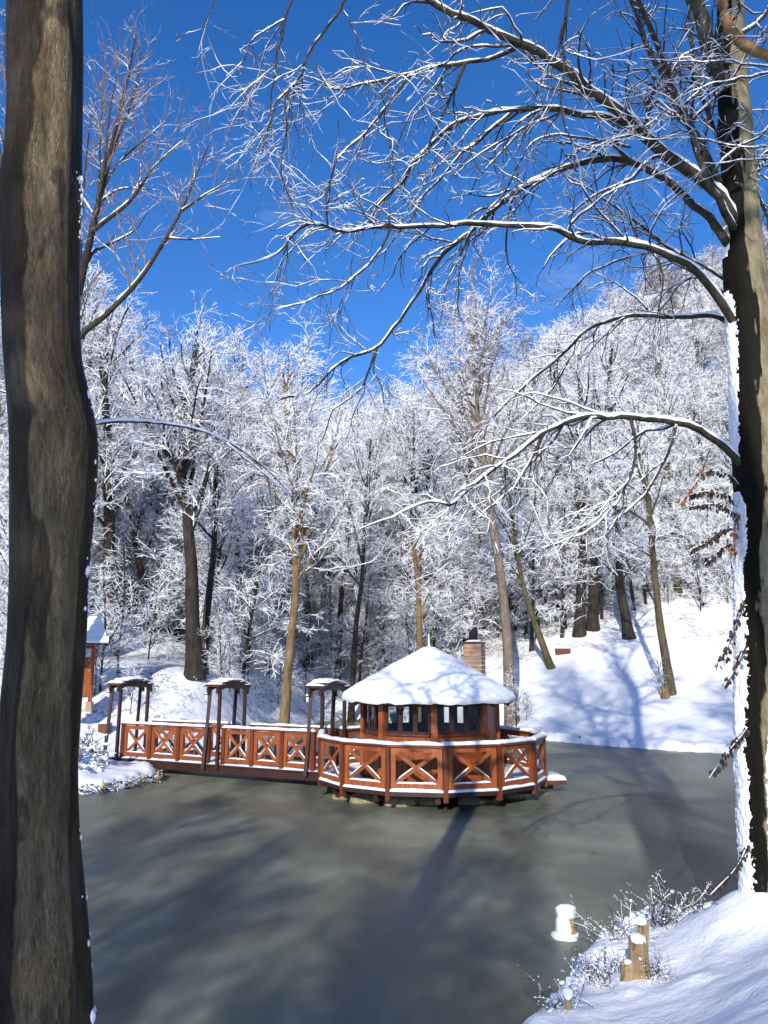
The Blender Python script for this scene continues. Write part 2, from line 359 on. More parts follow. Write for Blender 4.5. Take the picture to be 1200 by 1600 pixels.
def mat_left_trunk():
    """Smooth hornbeam bark: grey-brown flutes, thin pale cracks running up, soaked black streaks that shine."""
    t = NT('wet_fluted_bark'); uv = t.n('ShaderNodeUVMap'); uv.uv_map = 'bark'
    def mp(sx, sy):
        m = t.n('ShaderNodeMapping'); m.inputs['Scale'].default_value = (sx, sy, 1); t.l(uv.outputs[0], m.inputs['Vector']); return m.outputs[0]
    n1 = t.noise(mp(16, 2.2), 1.0, 6, 0.62, 0.6); n2 = t.noise(mp(3.2, 0.9), 1.0, 4, 0.55, 0.3); n3 = t.noise(mp(70, 12), 1.0, 4, 0.7)
    n4 = t.noise(mp(55, 26), 1.0, 5, 0.65); n6 = t.noise(mp(170, 42), 1.0, 4, 0.7); n5 = t.noise(mp(8, 3), 1.0, 3, 0.6)
    base = t.ramp(t.math('ADD', t.math('MULTIPLY', n1, 0.55), t.math('MULTIPLY', n2, 0.45)), [(0.32, (0.056, 0.040, 0.021)), (0.5, (0.150, 0.112, 0.061)), (0.66, (0.285, 0.225, 0.135))])
    base = t.mix(t.ramp(n3, [(0.36, 0.55), (0.58, 0.0)]), base, (0.02, 0.016, 0.011))
    base = t.mix(t.ramp(n6, [(0.34, 0.35), (0.54, 0.0)]), base, (0.022, 0.017, 0.010)); base = t.mix(t.ramp(n4, [(0.58, 0.0), (0.74, 0.45)]), base, (0.26, 0.22, 0.15))
    # pale cracks
    def cracks(freq, dist, seed, width):
        sx = t.n('ShaderNodeSeparateXYZ'); t.l(uv.outputs[0], sx.inputs[0])
        m = t.n('ShaderNodeMapping'); m.inputs['Scale'].default_value = (6, 3.2, 1); m.inputs['Location'].default_value = (seed, seed * 2.3, 0); t.l(uv.outputs[0], m.inputs['Vector'])
        wob = t.noise(m.outputs[0], 1.0, 5, 0.62)
        x = t.math('ADD', t.math('MULTIPLY', sx.outputs[0], freq), t.math('MULTIPLY', wob, dist))
        tri = t.math('ABSOLUTE', t.math('SUBTRACT', t.math('FRACT', x), 0.5))
        line = t.ramp(tri, [(0.0, 1.0), (width, 0.0)])
        m2 = t.n('ShaderNodeMapping'); m2.inputs['Scale'].default_value = (5, 1.6, 1); m2.inputs['Location'].default_value = (seed * 5, seed, 0); t.l(uv.outputs[0], m2.inputs['Vector'])
        return t.math('MULTIPLY', line, t.ramp(t.noise(m2.outputs[0], 1.0, 2), [(0.46, 0.0), (0.56, 1.0)]))
    lines = t.math('MAXIMUM', t.math('MAXIMUM', cracks(11, 1.6, 3.1, 0.03), cracks(19, 2.2, 8.4, 0.045)), cracks(31, 3.0, 5.7, 0.06), True)
    base = t.mix(t.math('MULTIPLY', lines, 0.6), base, (0.36, 0.31, 0.23))
    # soaked bark: streaks of rain-dark wood, and a darkened right edge (u is the way round, 0.5 faces the pond viewer)
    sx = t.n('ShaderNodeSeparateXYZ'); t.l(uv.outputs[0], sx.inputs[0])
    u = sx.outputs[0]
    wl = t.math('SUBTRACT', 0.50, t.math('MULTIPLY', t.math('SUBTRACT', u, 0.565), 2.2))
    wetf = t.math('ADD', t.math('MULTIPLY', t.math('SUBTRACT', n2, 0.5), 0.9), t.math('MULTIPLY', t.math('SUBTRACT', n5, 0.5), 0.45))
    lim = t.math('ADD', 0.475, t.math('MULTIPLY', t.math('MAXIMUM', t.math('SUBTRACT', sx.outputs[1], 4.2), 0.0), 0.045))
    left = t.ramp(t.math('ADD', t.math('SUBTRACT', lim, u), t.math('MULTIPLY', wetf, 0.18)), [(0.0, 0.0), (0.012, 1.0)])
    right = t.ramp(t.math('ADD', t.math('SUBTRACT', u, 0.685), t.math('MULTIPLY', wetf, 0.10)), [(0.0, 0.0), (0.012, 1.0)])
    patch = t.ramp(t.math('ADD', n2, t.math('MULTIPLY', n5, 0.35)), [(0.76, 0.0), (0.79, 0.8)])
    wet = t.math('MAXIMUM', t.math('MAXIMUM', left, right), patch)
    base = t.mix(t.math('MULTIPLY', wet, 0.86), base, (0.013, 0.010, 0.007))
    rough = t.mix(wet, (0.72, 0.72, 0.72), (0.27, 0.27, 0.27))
    h = t.math('ADD', t.math('ADD', t.math('MULTIPLY', n1, 0.9), t.math('MULTIPLY', n3, 0.35)), t.math('ADD', t.math('ADD', t.math('MULTIPLY', n4, 0.35), t.math('MULTIPLY', n6, 0.3)), t.math('MULTIPLY', lines, -0.25)))
    t.bump(h, 1.0, 0.016)
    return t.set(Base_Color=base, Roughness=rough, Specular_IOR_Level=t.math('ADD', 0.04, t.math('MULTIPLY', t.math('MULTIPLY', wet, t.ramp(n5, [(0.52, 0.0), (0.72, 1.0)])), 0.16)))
M_left = mat_left_trunk()

# ------------------------------------------------------------------ the pond and the land
pond = [(1.23, 7.29), (1.82, 8.3), (2.5, 9.36), (3.5, 10.1), (4.25, 10.3), (5.6, 9.7), (8, 11), (12, 15), (15, 22), (14.2, 27.5), (11.6, 29.0), (8.6, 31.5), (7.0, 33.3),
        (5.2, 36.8), (3.3, 41.0), (0.6, 42.5), (-1.6, 46.0), (-3.4, 45.0), (-4.6, 38), (-4.7, 31.5), (-5.4, 27.6), (-7.2, 25.6), (-7.0, 24.2), (-6.45, 22.8), (-6.3, 21.9), (-6.8, 20.5),
        (-7.6, 19.7), (-10, 18.6), (-13.5, 15), (-14, 8.5), (-10, 5.0), (-5, 4.9), (-2, 5.5), (0.2, 6.1)]
pond = np.array(pond, float)
def smooth_closed(P, k=5):
    n = len(P); out = []
    for i in range(n):
        p0, p1, p2, p3 = P[i - 1], P[i], P[(i + 1) % n], P[(i + 2) % n]
        for j in range(k):
            s = j / k
            out.append(0.5 * ((2 * p1) + (-p0 + p2) * s + (2 * p0 - 5 * p1 + 4 * p2 - p3) * s * s + (-p0 + 3 * p1 - 3 * p2 + p3) * s ** 3))
    return np.array(out)
pondS = smooth_closed(pond)
def pond_sd(x, y):
    """Signed distance to the shore: positive on land."""
    x = np.asarray(x, float).ravel(); y = np.asarray(y, float).ravel()
    d = np.full(x.shape, 1e9); inside = np.zeros(x.shape, bool)
    n = len(pondS)
    for i in range(n):
        a = pondS[i]; b = pondS[(i + 1) % n]; e = b - a
        t_ = np.clip(((x - a[0]) * e[0] + (y - a[1]) * e[1]) / (e @ e + 1e-12), 0, 1)
        d = np.minimum(d, (x - a[0] - t_ * e[0]) ** 2 + (y - a[1] - t_ * e[1]) ** 2)
        c = ((a[1] > y) != (b[1] > y))
        if c.any():
            xi = a[0] + (y - a[1]) / (b[1] - a[1] + 1e-12) * e[0]
            inside ^= c & (x < xi)
    d = np.sqrt(d); k = np.clip((y - 16) / 8, 0.25, 1)
    return np.where(inside, -d, d) + k * (fbm(x * 0.7, y * 0.7, 3.3, 3) * 0.7 + fbm(x * 3.1, y * 3.1, 1.3, 2) * 0.25)
anch = [(0, 0, 1.5), (-1.4, 3.2, 1.15), (-3.5, 2.8, 1.1), (0, 4.4, .65), (-5, -1, 1.6), (2.2, 4.5, 1.2), (1.82, 6.07, .62), (3.86, 8.3, .62), (3.0, 6.6, .85), (2.3, 7.7, .42), (5.5, 6.5, 1.3),
        (0, -12, 2.2), (-12, -10, 2.2), (12, -10, 2.8), (9, 5, 1.8), (18, 14, 3), (-20, 14, 2.0),
        (-8.3, 24.3, .36), (-8.2, 21.6, .62), (-10, 23, .55), (-10.9, 27.5, 1.75), (-9.5, 25.6, .9), (-7.5, 31, 2.7), (-4.9, 31.0, 1.2), (-3.8, 31, .6), (-12.4, 42, 4.7), (-13, 36, 3.6), (-16, 28, 2.6),
        (-1.9, 47, 1.6), (-2, 52, 3.4), (6.0, 37, .75), (9.0, 42, 3.0), (12, 46, 4.9), (14.2, 45, 4.6), (13.3, 36, 1.9), (16.5, 49, 6.7), (21, 49, 6.7), (11.8, 31, .55), (16, 32, 1.6),
        (1, 60, 5), (1, 90, 16), (-25, 60, 9), (-30, 92, 22), (25, 64, 17), (36, 92, 36), (-14, 50, 5.4), (52, 50, 18), (-42, 36, 7), (45, 26, 7), (60, 100, 44), (-60, 100, 30), (-60, 0, 4), (60, 0, 5), (0, -60, 3), (0, 140, 34)]
anch = np.array(anch, float)
def _tps(r2): return np.where(r2 > 0, 0.5 * r2 * np.log(np.maximum(r2, 1e-12)), 0)
_S = 20.0
_A = anch[:, :2] / _S; _n = len(_A)
_K = _tps(((_A[:, None] - _A[None]) ** 2).sum(-1)) + 0.004 * np.eye(_n)
_Pm = np.concatenate([np.ones((_n, 1)), _A], 1)
_M = np.block([[_K, _Pm], [_Pm.T, np.zeros((3, 3))]])
_W = np.linalg.solve(_M, np.concatenate([anch[:, 2], np.zeros(3)]))
def base_h(x, y):
    x = np.clip(np.asarray(x, float), -80, 80); y = np.clip(np.asarray(y, float), -60, 140)
    q = np.stack([x.ravel(), y.ravel()], 1) / _S
    h = _W[_n] + q @ _W[_n + 1:]
    for i in range(_n): h = h + _W[i] * _tps(((q - _A[i]) ** 2).sum(1))
    return h.reshape(x.shape)
def land_h(x, y):
    x = np.asarray(x, float); y = np.asarray(y, float); shp = x.shape
    sd = pond_sd(x, y).reshape(shp)
    b = np.clip(base_h(x, y), 0.30, 40)
    s = np.clip(sd / 2.4, 0, 1); s = s * s * (3 - 2 * s)
    edge = 0.10 + 0.20 * np.clip(sd / 0.25, 0, 1) ** 0.5
    h = edge * (1 - s) + b * s
    near = np.exp(-np.maximum(sd, 0) / 2.0)
    h = h + fbm(x * 0.9, y * 0.9, 0.3, 5) * 0.16 + fbm(x * 0.22, y * 0.22, 7, 3) * 0.5 * s
    h = h + near * np.maximum(fbm(x * 2.6, y * 2.6, 2.1, 4), -0.1) * 0.34
    h = h + 0.42 * np.exp(-((x - 3.75) ** 2 + (y - 8.45) ** 2) / 0.42) * np.clip(sd / 0.5, 0, 1)
    h = np.maximum(h, 0.07)
    return np.where(sd > 0, h, -0.35 - np.clip(-sd, 0, 1.5) * 0.3 + np.clip(0.1 + sd, -0.5, 0.1) * 0)
def zland(x, y): return float(land_h(np.array([x]), np.array([y]))[0])

def warp_axis(breaks):
    out = []
    for (a, b, st) in breaks: out.append(np.arange(a, b, st))
    out.append(np.array([breaks[-1][1]])); return np.concatenate(out)
gx = warp_axis([(-320, -90, 46), (-90, -26, 3.2), (-26, -12, 0.5), (-12, -6, 0.16), (-6, 0.5, 0.35), (0.5, 5.6, 0.07), (5.6, 16, 0.28), (16, 28, 0.6), (28, 90, 3.1), (90, 320, 46)])
gy = warp_axis([(-320, -60, 52), (-60, 2, 2.5), (2, 4, 0.25), (4, 11, 0.075), (11, 18, 0.35), (18, 28, 0.16), (28, 50, 0.25), (50, 100, 1.4), (100, 320, 44)])
GX, GY = np.meshgrid(gx, gy)
GZ = land_h(GX, GY)
nx_, ny_ = len(gx), len(gy)
ii = np.arange(nx_ * ny_).reshape(ny_, nx_)
Q = np.stack([ii[:-1, :-1], ii[:-1, 1:], ii[1:, 1:], ii[1:, :-1]], -1).reshape(-1, 4)
g = link('snowy_ground', mesh_np('snowy_ground', np.stack([GX, GY, GZ], -1).reshape(-1, 3), Q, M_ground, True)); tag(g, kind='structure')
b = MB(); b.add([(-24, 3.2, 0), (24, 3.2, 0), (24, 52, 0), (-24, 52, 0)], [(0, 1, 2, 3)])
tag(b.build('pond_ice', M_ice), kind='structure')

# ------------------------------------------------------------------ the round pavilion
PC = np.array([1.17, 20.28]); DZ = 0.40; PR = 2.83
def pol(R, deg): a = math.radians(deg); return np.array([R * math.sin(a), -R * math.cos(a)])
pav = empty('round_pavilion', (PC[0], PC[1], 0), 'round reddish timber pavilion with a snow covered conical roof standing in the frozen pond', 'pavilion')
VA = [3.3 + 360 / 14 * k for k in range(-6, 8)]
ring = [pol(PR, a) for a in VA]
b = MB(); b.prism([pol(PR - 0.02, a) for a in VA], DZ - 0.10, DZ); b.build('deck', M_wood_red, pav)
b = MB()
for a in range(0, 360, 30): b.beam((*pol(0.3, a), DZ - 0.18), (*pol(PR - 0.12, a), DZ - 0.18), 0.12, 0.15)
b.build('joist', M_wood_dark, pav)
b = MB(); b.prism([pol(1.35, a) for a in range(0, 360, 24)], -0.3, DZ - 0.27); b.build('pier', M_wood_dark, pav)
# snow lying on the deck, uneven
def disc_snow(R0, R1, z, amp, name, parent, seed=0):
    na, nr = 112, 16; V = []
    for i in range(nr + 1):
        r = R0 + (R1 - R0) * i / nr
        for j in range(na):
            a = j / na * 2 * math.pi; x, y = r * math.sin(a), -r * math.cos(a)
            e = min(1, min(i, nr - i) / 2)
            V.append((x, y, z + (0.004 if e == 0 else e * max(0.008, amp * (0.8 + 2.2 * float(fbm(np.array(x * 2.2 + seed), np.array(y * 2.2), 1.0)))))))
    Fq = []
    for i in range(nr):
        for j in range(na): Fq.append((i * na + j, i * na + (j + 1) % na, (i + 1) * na + (j + 1) % na, (i + 1) * na + j))
    return link(name, mesh_np(name, np.array(V), np.array(Fq)[:, ::-1].copy(), M_snow, True), parent)
disc_snow(1.74, PR - 0.03, DZ, 0.05, 'deck_snow', pav)
# posts and railing panels, each panel frame + two braces + snow; built once and placed round the ring
seg_len = 2 * PR * math.sin(math.pi / 14)
PH = 1.0
pm = MB(); pm.box((0, 0, (PH - 0.03 - 0.20) / 2), (0.105, 0.105, PH - 0.03 + 0.20)); post_me = pm.mesh('railing_post', M_wood_red)
Lp = seg_len - 0.125
def panel_meshes(L, H0=0.07, H1=0.94, th=0.045, bw=0.105):
    f = MB()
    f.box((0, 0, H1 - bw / 2), (L, th, bw)); f.box((0, 0, H0 + bw / 2), (L, th, bw))
    hh = H1 - H0 - 2 * bw
    for s in (-1, 1): f.box((s * (L / 2 - bw / 2), 0, H0 + bw + hh / 2), (bw, th, hh))
    w = L / 2 - bw; zc = (H0 + H1) / 2; hz = hh / 2
    br = []
    for s in (-1, 1):
        m = MB(); m.beam((-w, s * 0.008, zc - s * hz), (w, s * 0.008, zc + s * hz), th * 0.55, 0.085, up=(0, 0, 1)); br.append(m.mesh('cross_brace', M_wood))
    sn = snow_strip_mesh('brace_snow', [(-w + 0.02, 0, H0 + bw), (w - 0.02, 0, H0 + bw)], 0.055, 0.035, M_snow, seed=L * 7)
    sb = []
    for s in (-1, 1):
        # snow clinging to the upper edge of each brace, in the lower half
        d = np.array([w, 0, hz * 1.0]); o_ = 0.05
        p0 = np.array([-s * w * 0.92, s * 0.008, zc - hz * 0.92 + o_]); p1 = np.array([-s * w * 0.12, s * 0.008, zc - hz * 0.12 + o_])
        sb.append(snow_strip_mesh('brace_snow', [p0, p1], 0.035, 0.028, M_snow, seed=3 + s))
    return f.mesh('railing_panel', M_wood), br, [sn] + sb
pan_me, pan_br, pan_sn = panel_meshes(Lp)
def place_panel(parent, mid, rz, z, meshes):
    o = link('railing_panel', meshes[0], parent); o.location = (mid[0], mid[1], z); o.rotation_euler = (0, 0, rz)
    for m in meshes[1]: link('cross_brace', m, o)
    for m in meshes[2]: link('brace_snow', m, o)
    return o
for k in range(14):
    a0, a1 = VA[k], VA[(k + 1) % 14] if k < 13 else VA[0] + 360
    p0, p1 = pol(PR, a0), pol(PR, a1)
    po = link('railing_post', post_me, pav); po.location = (p0[0], p0[1], DZ); po.rotation_euler = (0, 0, math.radians(a0))
    if abs((a0 + a1) / 2 + 112.4) < 5 or abs((a0 + a1) / 2 - 247.6) < 5: continue          # the way in from the bridge
    mid = (p0 + p1) / 2; rz = math.atan2(p1[1] - p0[1], p1[0] - p0[0])
    place_panel(pav, mid, rz, DZ, (pan_me, pan_br, pan_sn))
    f = MB(); f.beam((*(p0 * 1.0), DZ + 0.965), (*p1, DZ + 0.965), 0.15, 0.045); hr = f.build('handrail', M_wood_red, pav)
    q0, q1 = pol(PR, a0 - 1.2), pol(PR, a1 + 1.2)
    link('rail_snow', snow_strip_mesh('rail_snow', [(*q0, DZ + 0.988), (*q1, DZ + 0.988)], 0.165, 0.075, M_snow, seed=k * 3.1, closed=True), hr)
    f = MB(); f.beam((*(p0 * 1.006), DZ - 0.045), (*(p1 * 1.006), DZ - 0.045), 0.04, 0.09); fa = f.build('fascia_board', M_wood_dark, pav)
    link('ledge_snow', snow_strip_mesh('ledge_snow', [(*(p0 * 1.0), DZ + 0.002), (*(p1 * 1.0), DZ + 0.002)], 0.10, 0.06, M_snow, seed=k * 1.7), fa)
# landing step on the right
st = MB(); st.box((PR + 0.22, 0.05, DZ - 0.13), (0.55, 0.9, 0.10)); st.box((PR + 0.1, 0.05, DZ - 0.26), (0.3, 0.12, 0.16)); so = st.build('landing_step', M_wood_red, pav)
link('step_snow', snow_strip_mesh('step_snow', [(PR + 0.25, -0.40, DZ - 0.08), (PR + 0.25, 0.5, DZ - 0.08)], 0.46, 0.12, M_snow, seed=5), so)
# the hut: eight sides, sill walls, posts, glazed frames
HR = 1.70; WB, WT = 1.47, 2.20
ov = [pol(HR, a) for a in range(-180, 180, 45)]
for i, a in enumerate(range(-180, 180, 45)):
    p0, p1 = pol(HR, a), pol(HR, a + 45); mid = (p0 + p1) / 2; rz = math.atan2(p1[1] - p0[1], p1[0] - p0[0]); L = float(np.linalg.norm(p1 - p0))
    po = MB(); po.box((0, 0, (DZ + 2.26) / 2), (0.15, 0.15, 2.26 - DZ)); po = po.build('corner_post', M_wood, pav); po.location = (p0[0], p0[1], 0); po.rotation_euler = (0, 0, math.radians(a))
    solid = a in (45,)
    door = a in (-135,)
    if door: continue
    top = WT if solid else WB
    wl = empty('wall', (mid[0], mid[1], 0), rotz=rz); wl.parent = pav
    nb = 8
    bw = (L - 0.155) / nb
    bm_ = MB(); bm_.box((0, 0, (DZ + top) / 2), (bw - 0.006, 0.05, top - DZ)); bme = bm_.mesh('wall_board', M_wood)
    for q in range(nb):
        o = link('wall_board', bme, wl); o.location = (-(L - 0.155) / 2 + bw * (q + 0.5), (q % 2) * 0.006, 0)
    if not solid:
        s_ = MB(); s_.box((0, -0.02, WB + 0.024), (L - 0.155, 0.13, 0.045)); s_.build('sill', M_wood_red, wl)
        w = MB(); W2 = (L - 0.16) / 2
        w.box((0, 0.0, WB + 0.075), (W2 * 2, 0.06, 0.055)); w.box((0, 0, WT - 0.03), (W2 * 2, 0.06, 0.06))
        for s in (-1, 1): w.box((s * (W2 - 0.03), 0, (WB + WT) / 2 + 0.02), (0.06, 0.06, WT - WB - 0.16))
        nm = 2
        for j in range(1, nm + 1): w.box((-W2 + 2 * W2 * j / (nm + 1), 0, (WB + WT) / 2 + 0.02), (0.11, 0.055, WT - WB - 0.16))
        wf = w.build('window', M_wood_dark, pav); wf.location = (mid[0], mid[1], 0); wf.rotation_euler = (0, 0, rz)
        pw = (2 * W2 - 0.12 - 0.11 * nm) / (nm + 1)
        gm = MB(); gm.box((0, 0.0, (WB + WT) / 2 + 0.02), (pw + 0.02, 0.008, WT - WB - 0.16)); gme = gm.mesh('pane', M_glass)
        for j in range(nm + 1):
            o = link('pane', gme, wf); o.location = (-W2 + 2 * W2 * (j + 0.5) / (nm + 1), 0, 0)
pl = MB(); pl.prism([pol(HR + 0.06, a) for a in range(-180, 180, 45)], 2.262, 2.33); pl.build('wall_plate', M_wood_dark, pav)
tb = MB(); tb.tube([(0.1, 0.1, 0.401), (0.1, 0.1, 1.1)], [0.1, 0.08], 10); tb.tube([(0.1, 0.1, 1.1), (0.1, 0.1, 1.16)], [0.7, 0.7], 20); tb.build('table', M_wood_dark, pav)
# roof: boarded cone with rafters, and the thick uneven snow that covers it
ER, EZ, AZ = 2.13, 2.27, 3.50
na = 24
rv = [(ER * math.sin(i / na * 2 * math.pi), -ER * math.cos(i / na * 2 * math.pi), EZ) for i in range(na)] + [(0, 0, AZ)]
rv2 = [(x * 0.995, y * 0.995, z - 0.07) for x, y, z in rv[:-1]] + [(0, 0, AZ - 0.09)]
rb = MB(); rb.add(rv + rv2, [(i, (i + 1) % na, na) for i in range(na)] + [(na + 1 + (i + 1) % na, na + 1 + i, 2 * na + 1) for i in range(na)] + [(i, na + 1 + i, na + 1 + (i + 1) % na, (i + 1) % na) for i in range(na)])
roof = rb.build('roof', M_wood_dark, pav)
for i in range(16):
    f = MB(); a = i * 22.5; f.beam((*pol(0.3, a), AZ - 0.31), (*pol(ER - 0.06, a), EZ - 0.115), 0.07, 0.08); f.build('rafter', M_wood_red, roof)
nA, nRr = 144, 34; V = []
for i in range(nRr + 1):
    t_ = i / nRr
    for j in range(nA):
        a = j / nA * 2 * math.pi
        wob = 1 + 0.02 * math.sin(3 * a + 1) + 0.05 * float(fbm(np.array(math.sin(a) * 3), np.array(math.cos(a) * 3), 3.0))
        if t_ <= 0.86:
            r = (ER + 0.05) * wob * (t_ / 0.86); z = AZ + 0.15 - (AZ - EZ + 0.03) * (1 - (1 - t_ / 0.86) ** 1.0) + 0.09 * math.sin(math.pi * (t_ / 0.86)) * 0.5
            facet = 0.018 * math.cos(8 * a) * (t_)
            z += facet + 0.11 * float(fbm(np.array(r * math.sin(a) * 1.6), np.array(r * math.cos(a) * 1.6), 5.0)) * min(1, t_ * 4)
            if t_ < 0.06: z -= (0.06 - t_) * 0.8
        else:
            s = (t_ - 0.86) / 0.14; r = (ER + 0.05) * wob + 0.03 * math.sin(s * math.pi); z = EZ + 0.12 - s * (0.140 + 0.05 * float(vnoise(np.array(a * 13), 0.0)))
        V.append((r * math.sin(a), -r * math.cos(a), z))
Fq = [(i * nA + j, i * nA + (j + 1) % nA, (i + 1) * nA + (j + 1) % nA, (i + 1) * nA + j) for i in range(nRr) for j in range(nA)]
link('roof_snow', mesh_np('roof_snow', np.array(V), np.array(Fq)[:, ::-1].copy(), M_snow, True), roof)
sp = MB(); sp.tube([(0, 0, AZ + 0.06), (0, 0, AZ + 0.2), (0, 0, AZ + 0.42)], [0.03, 0.02, 0.012], 8); sp.build('finial', M_lamp_white, roof)
# chimney: tan timber courses, slab, snow, black wind cowl
ch = empty('chimney', (1.25, 0.62, -0.06), rotz=math.radians(-20)); ch.parent = pav
for i in range(9):
    f = MB(); f.box((0, 0, 0), (0.47 + 0.012 * (i % 2), 0.47 + 0.012 * ((i + 1) % 2), 0.102)); o = f.build('cladding_board', M_wood_tan, ch); o.location = (0, 0, 2.78 + i * 0.112)
f = MB(); f.box((0, 0, 3.755), (0.52, 0.52, 0.05)); f.build('chimney_slab', M_wood_dark, ch)
link('chimney_snow', snow_strip_mesh('chimney_snow', [(-0.2, 0, 3.78), (0.2, 0, 3.78)], 0.42, 0.06, M_snow, seed=2, step=0.05), ch)
f = MB(); f.tube([(-.03, 0, 3.78), (-.03, 0, 3.88), (-.015, 0, 3.98), (0.01, 0, 4.06), (0.04, 0, 4.13), (.06, 0, 4.17)], [0.125, 0.125, 0.115, 0.095, 0.065, .03], 16, ref=(0, 1, 0)); f.build('chimney_cowl', M_black, ch, True)
# tan flower pot on the back left rail
pt = empty('flower_pot', (PC[0] + pol(PR, -163)[0], PC[1] + pol(PR, -163)[1], DZ + 1.0), 'tan conical flower pot with snow standing on the rear left railing of the pavilion', 'flower pot')
f = MB(); f.tube([(0, 0, 0.0), (0, 0, 0.05), (0, 0, 0.28), (0, 0, 0.33)], [0.09, 0.10, 0.19, 0.20], 16); f.build('pot_body', M_clay, pt, True)
f = MB(); f.tube([(0, 0, 0.31), (0, 0, 0.36), (0, 0, 0.39)], [0.18, 0.15, 0.05], 14); f.build('pot_snow', M_snow, pt, True)

# boulders the pavilion stands on
def boulder(loc, s, seed, lab):
    n, m = 18, 12; V = []
    for i in range(m + 1):
        ph = math.pi * i / m
        for j in range(n):
            a = 2 * math.pi * j / n; d = np.array([math.sin(ph) * math.cos(a), math.sin(ph) * math.sin(a), math.cos(ph)])
            k = 1 + 0.75 * float(fbm(np.array(d[0] * 1.3 + seed), np.array(d[1] * 1.3), d[2] * 1.3 + seed))
            V.append(d * k * np.array(s))
    Fq = [(i * n + j, (i + 1) * n + j, (i + 1) * n + (j + 1) % n, i * n + (j + 1) % n) for i in range(m) for j in range(n)]
    o = link('boulder', mesh_np('boulder', np.array(V), np.array(Fq), M_rock, False)); o.location = loc
    return tag(o, lab, 'boulder', 'boulders under the pavilion deck')
for (px_, py_, s, lab) in [(536, 1244, (.26, .3, .17), 'mossy boulder at the far left under the pavilion deck'), (570, 1250, (.34, .3, .13), 'low dark boulder between the left and middle rocks under the pavilion'),
                           (628, 1254, (.42, .32, .15), 'wide pale lichen boulder in front under the pavilion deck'), (668, 1253, (.27, .3, .13), 'boulder under the dark middle railing post of the pavilion'),
                           (735, 1252, (.36, .3, .12), 'low boulder in deep shade under the pavilion, right of the middle post'), (800, 1243, (.3, .3, .15), 'boulder under the right end of the pavilion deck')]:
    p = at_z(px_, py_, 0.0); boulder((p[0], p[1] - 0.22, 0.03), (s[0], s[1], s[2] * 1.35), px_ * 0.37, lab)

# ------------------------------------------------------------------ the footbridge and its three roofed gates
A = np.array([-8.18, 24.27]); B = np.array([-1.75, 20.96]); uB = (A - B) / np.linalg.norm(A - B); LB = float(np.linalg.norm(A - B)); BW = 1.3
rzB = math.atan2(uB[1], uB[0])              # local x runs to the bank, local -y is the far side
br = empty('footbridge', (B[0], B[1], 0), 'reddish brown timber footbridge with cross braced railings from the left bank to the pavilion', 'footbridge', rotz=rzB)
f = MB(); f.box((LB / 2, -BW / 2, DZ - 0.035), (LB + 0.5, BW + 0.16, 0.05)); f.build('deck', M_wood_dark, br)
for yy in (0.0, -BW):
    f = MB(); f.beam((-0.4, yy, DZ - 0.16), (LB - 0.3, yy, DZ - 0.15), 0.12, 0.17); f.build('bearer_beam', M_wood_dark, br)
def slab_snow(name, x0, x1, y0, y1, z, parent, amp=0.04):
    m, k = 90, 16; V = []
    for i in range(m + 1):
        for j in range(k + 1):
            x = x0 + (x1 - x0) * i / m; y = y0 + (y1 - y0) * j / k; e = min(1, min(i, m - i, j, k - j) / 1.0)
            V.append((x, y, z + e * max(0.01, amp * (0.9 + 2.0 * float(fbm(np.array(x * 2), np.array(y * 2), 4.0))))))
    Fq = [(i * (k + 1) + j, (i + 1) * (k + 1) + j, (i + 1) * (k + 1) + j + 1, i * (k + 1) + j + 1) for i in range(m) for j in range(k)]
    return link(name, mesh_np(name, np.array(V), np.array(Fq), M_snow, True), parent)
slab_snow('deck_snow', -0.2, LB + 0.2, -BW - 0.06, 0.07, DZ - 0.009, br)
def railing(y, x0, x1, n):
    L = (x1 - x0) / n; ms = panel_meshes(L - 0.125, 0.06, 0.93)
    for i in range(n + 1):
        f = MB(); f.box((x0 + L * i, y, DZ + 0.36), (0.11, 0.11, 1.18)); f.build('railing_post', M_wood_red, br)
    for i in range(n): place_panel(br, (x0 + L * (i + 0.5), y), 0, DZ, ms)
    f = MB(); f.beam((x0 - 0.06, y, DZ + 0.972), (x1 + 0.06, y, DZ + 0.972), 0.16, 0.04); h = f.build('handrail', M_wood_red, br)
    link('rail_snow', snow_strip_mesh('rail_snow', [(x0 - 0.05, y, DZ + 0.992), (x1 + 0.05, y, DZ + 0.992)], 0.16, 0.06, M_snow, seed=y + x0), h)
for yy in (0.0, -BW):
    railing(yy, 0.12, 3.08, 3); railing(yy, 3.62, 6.9, 3)
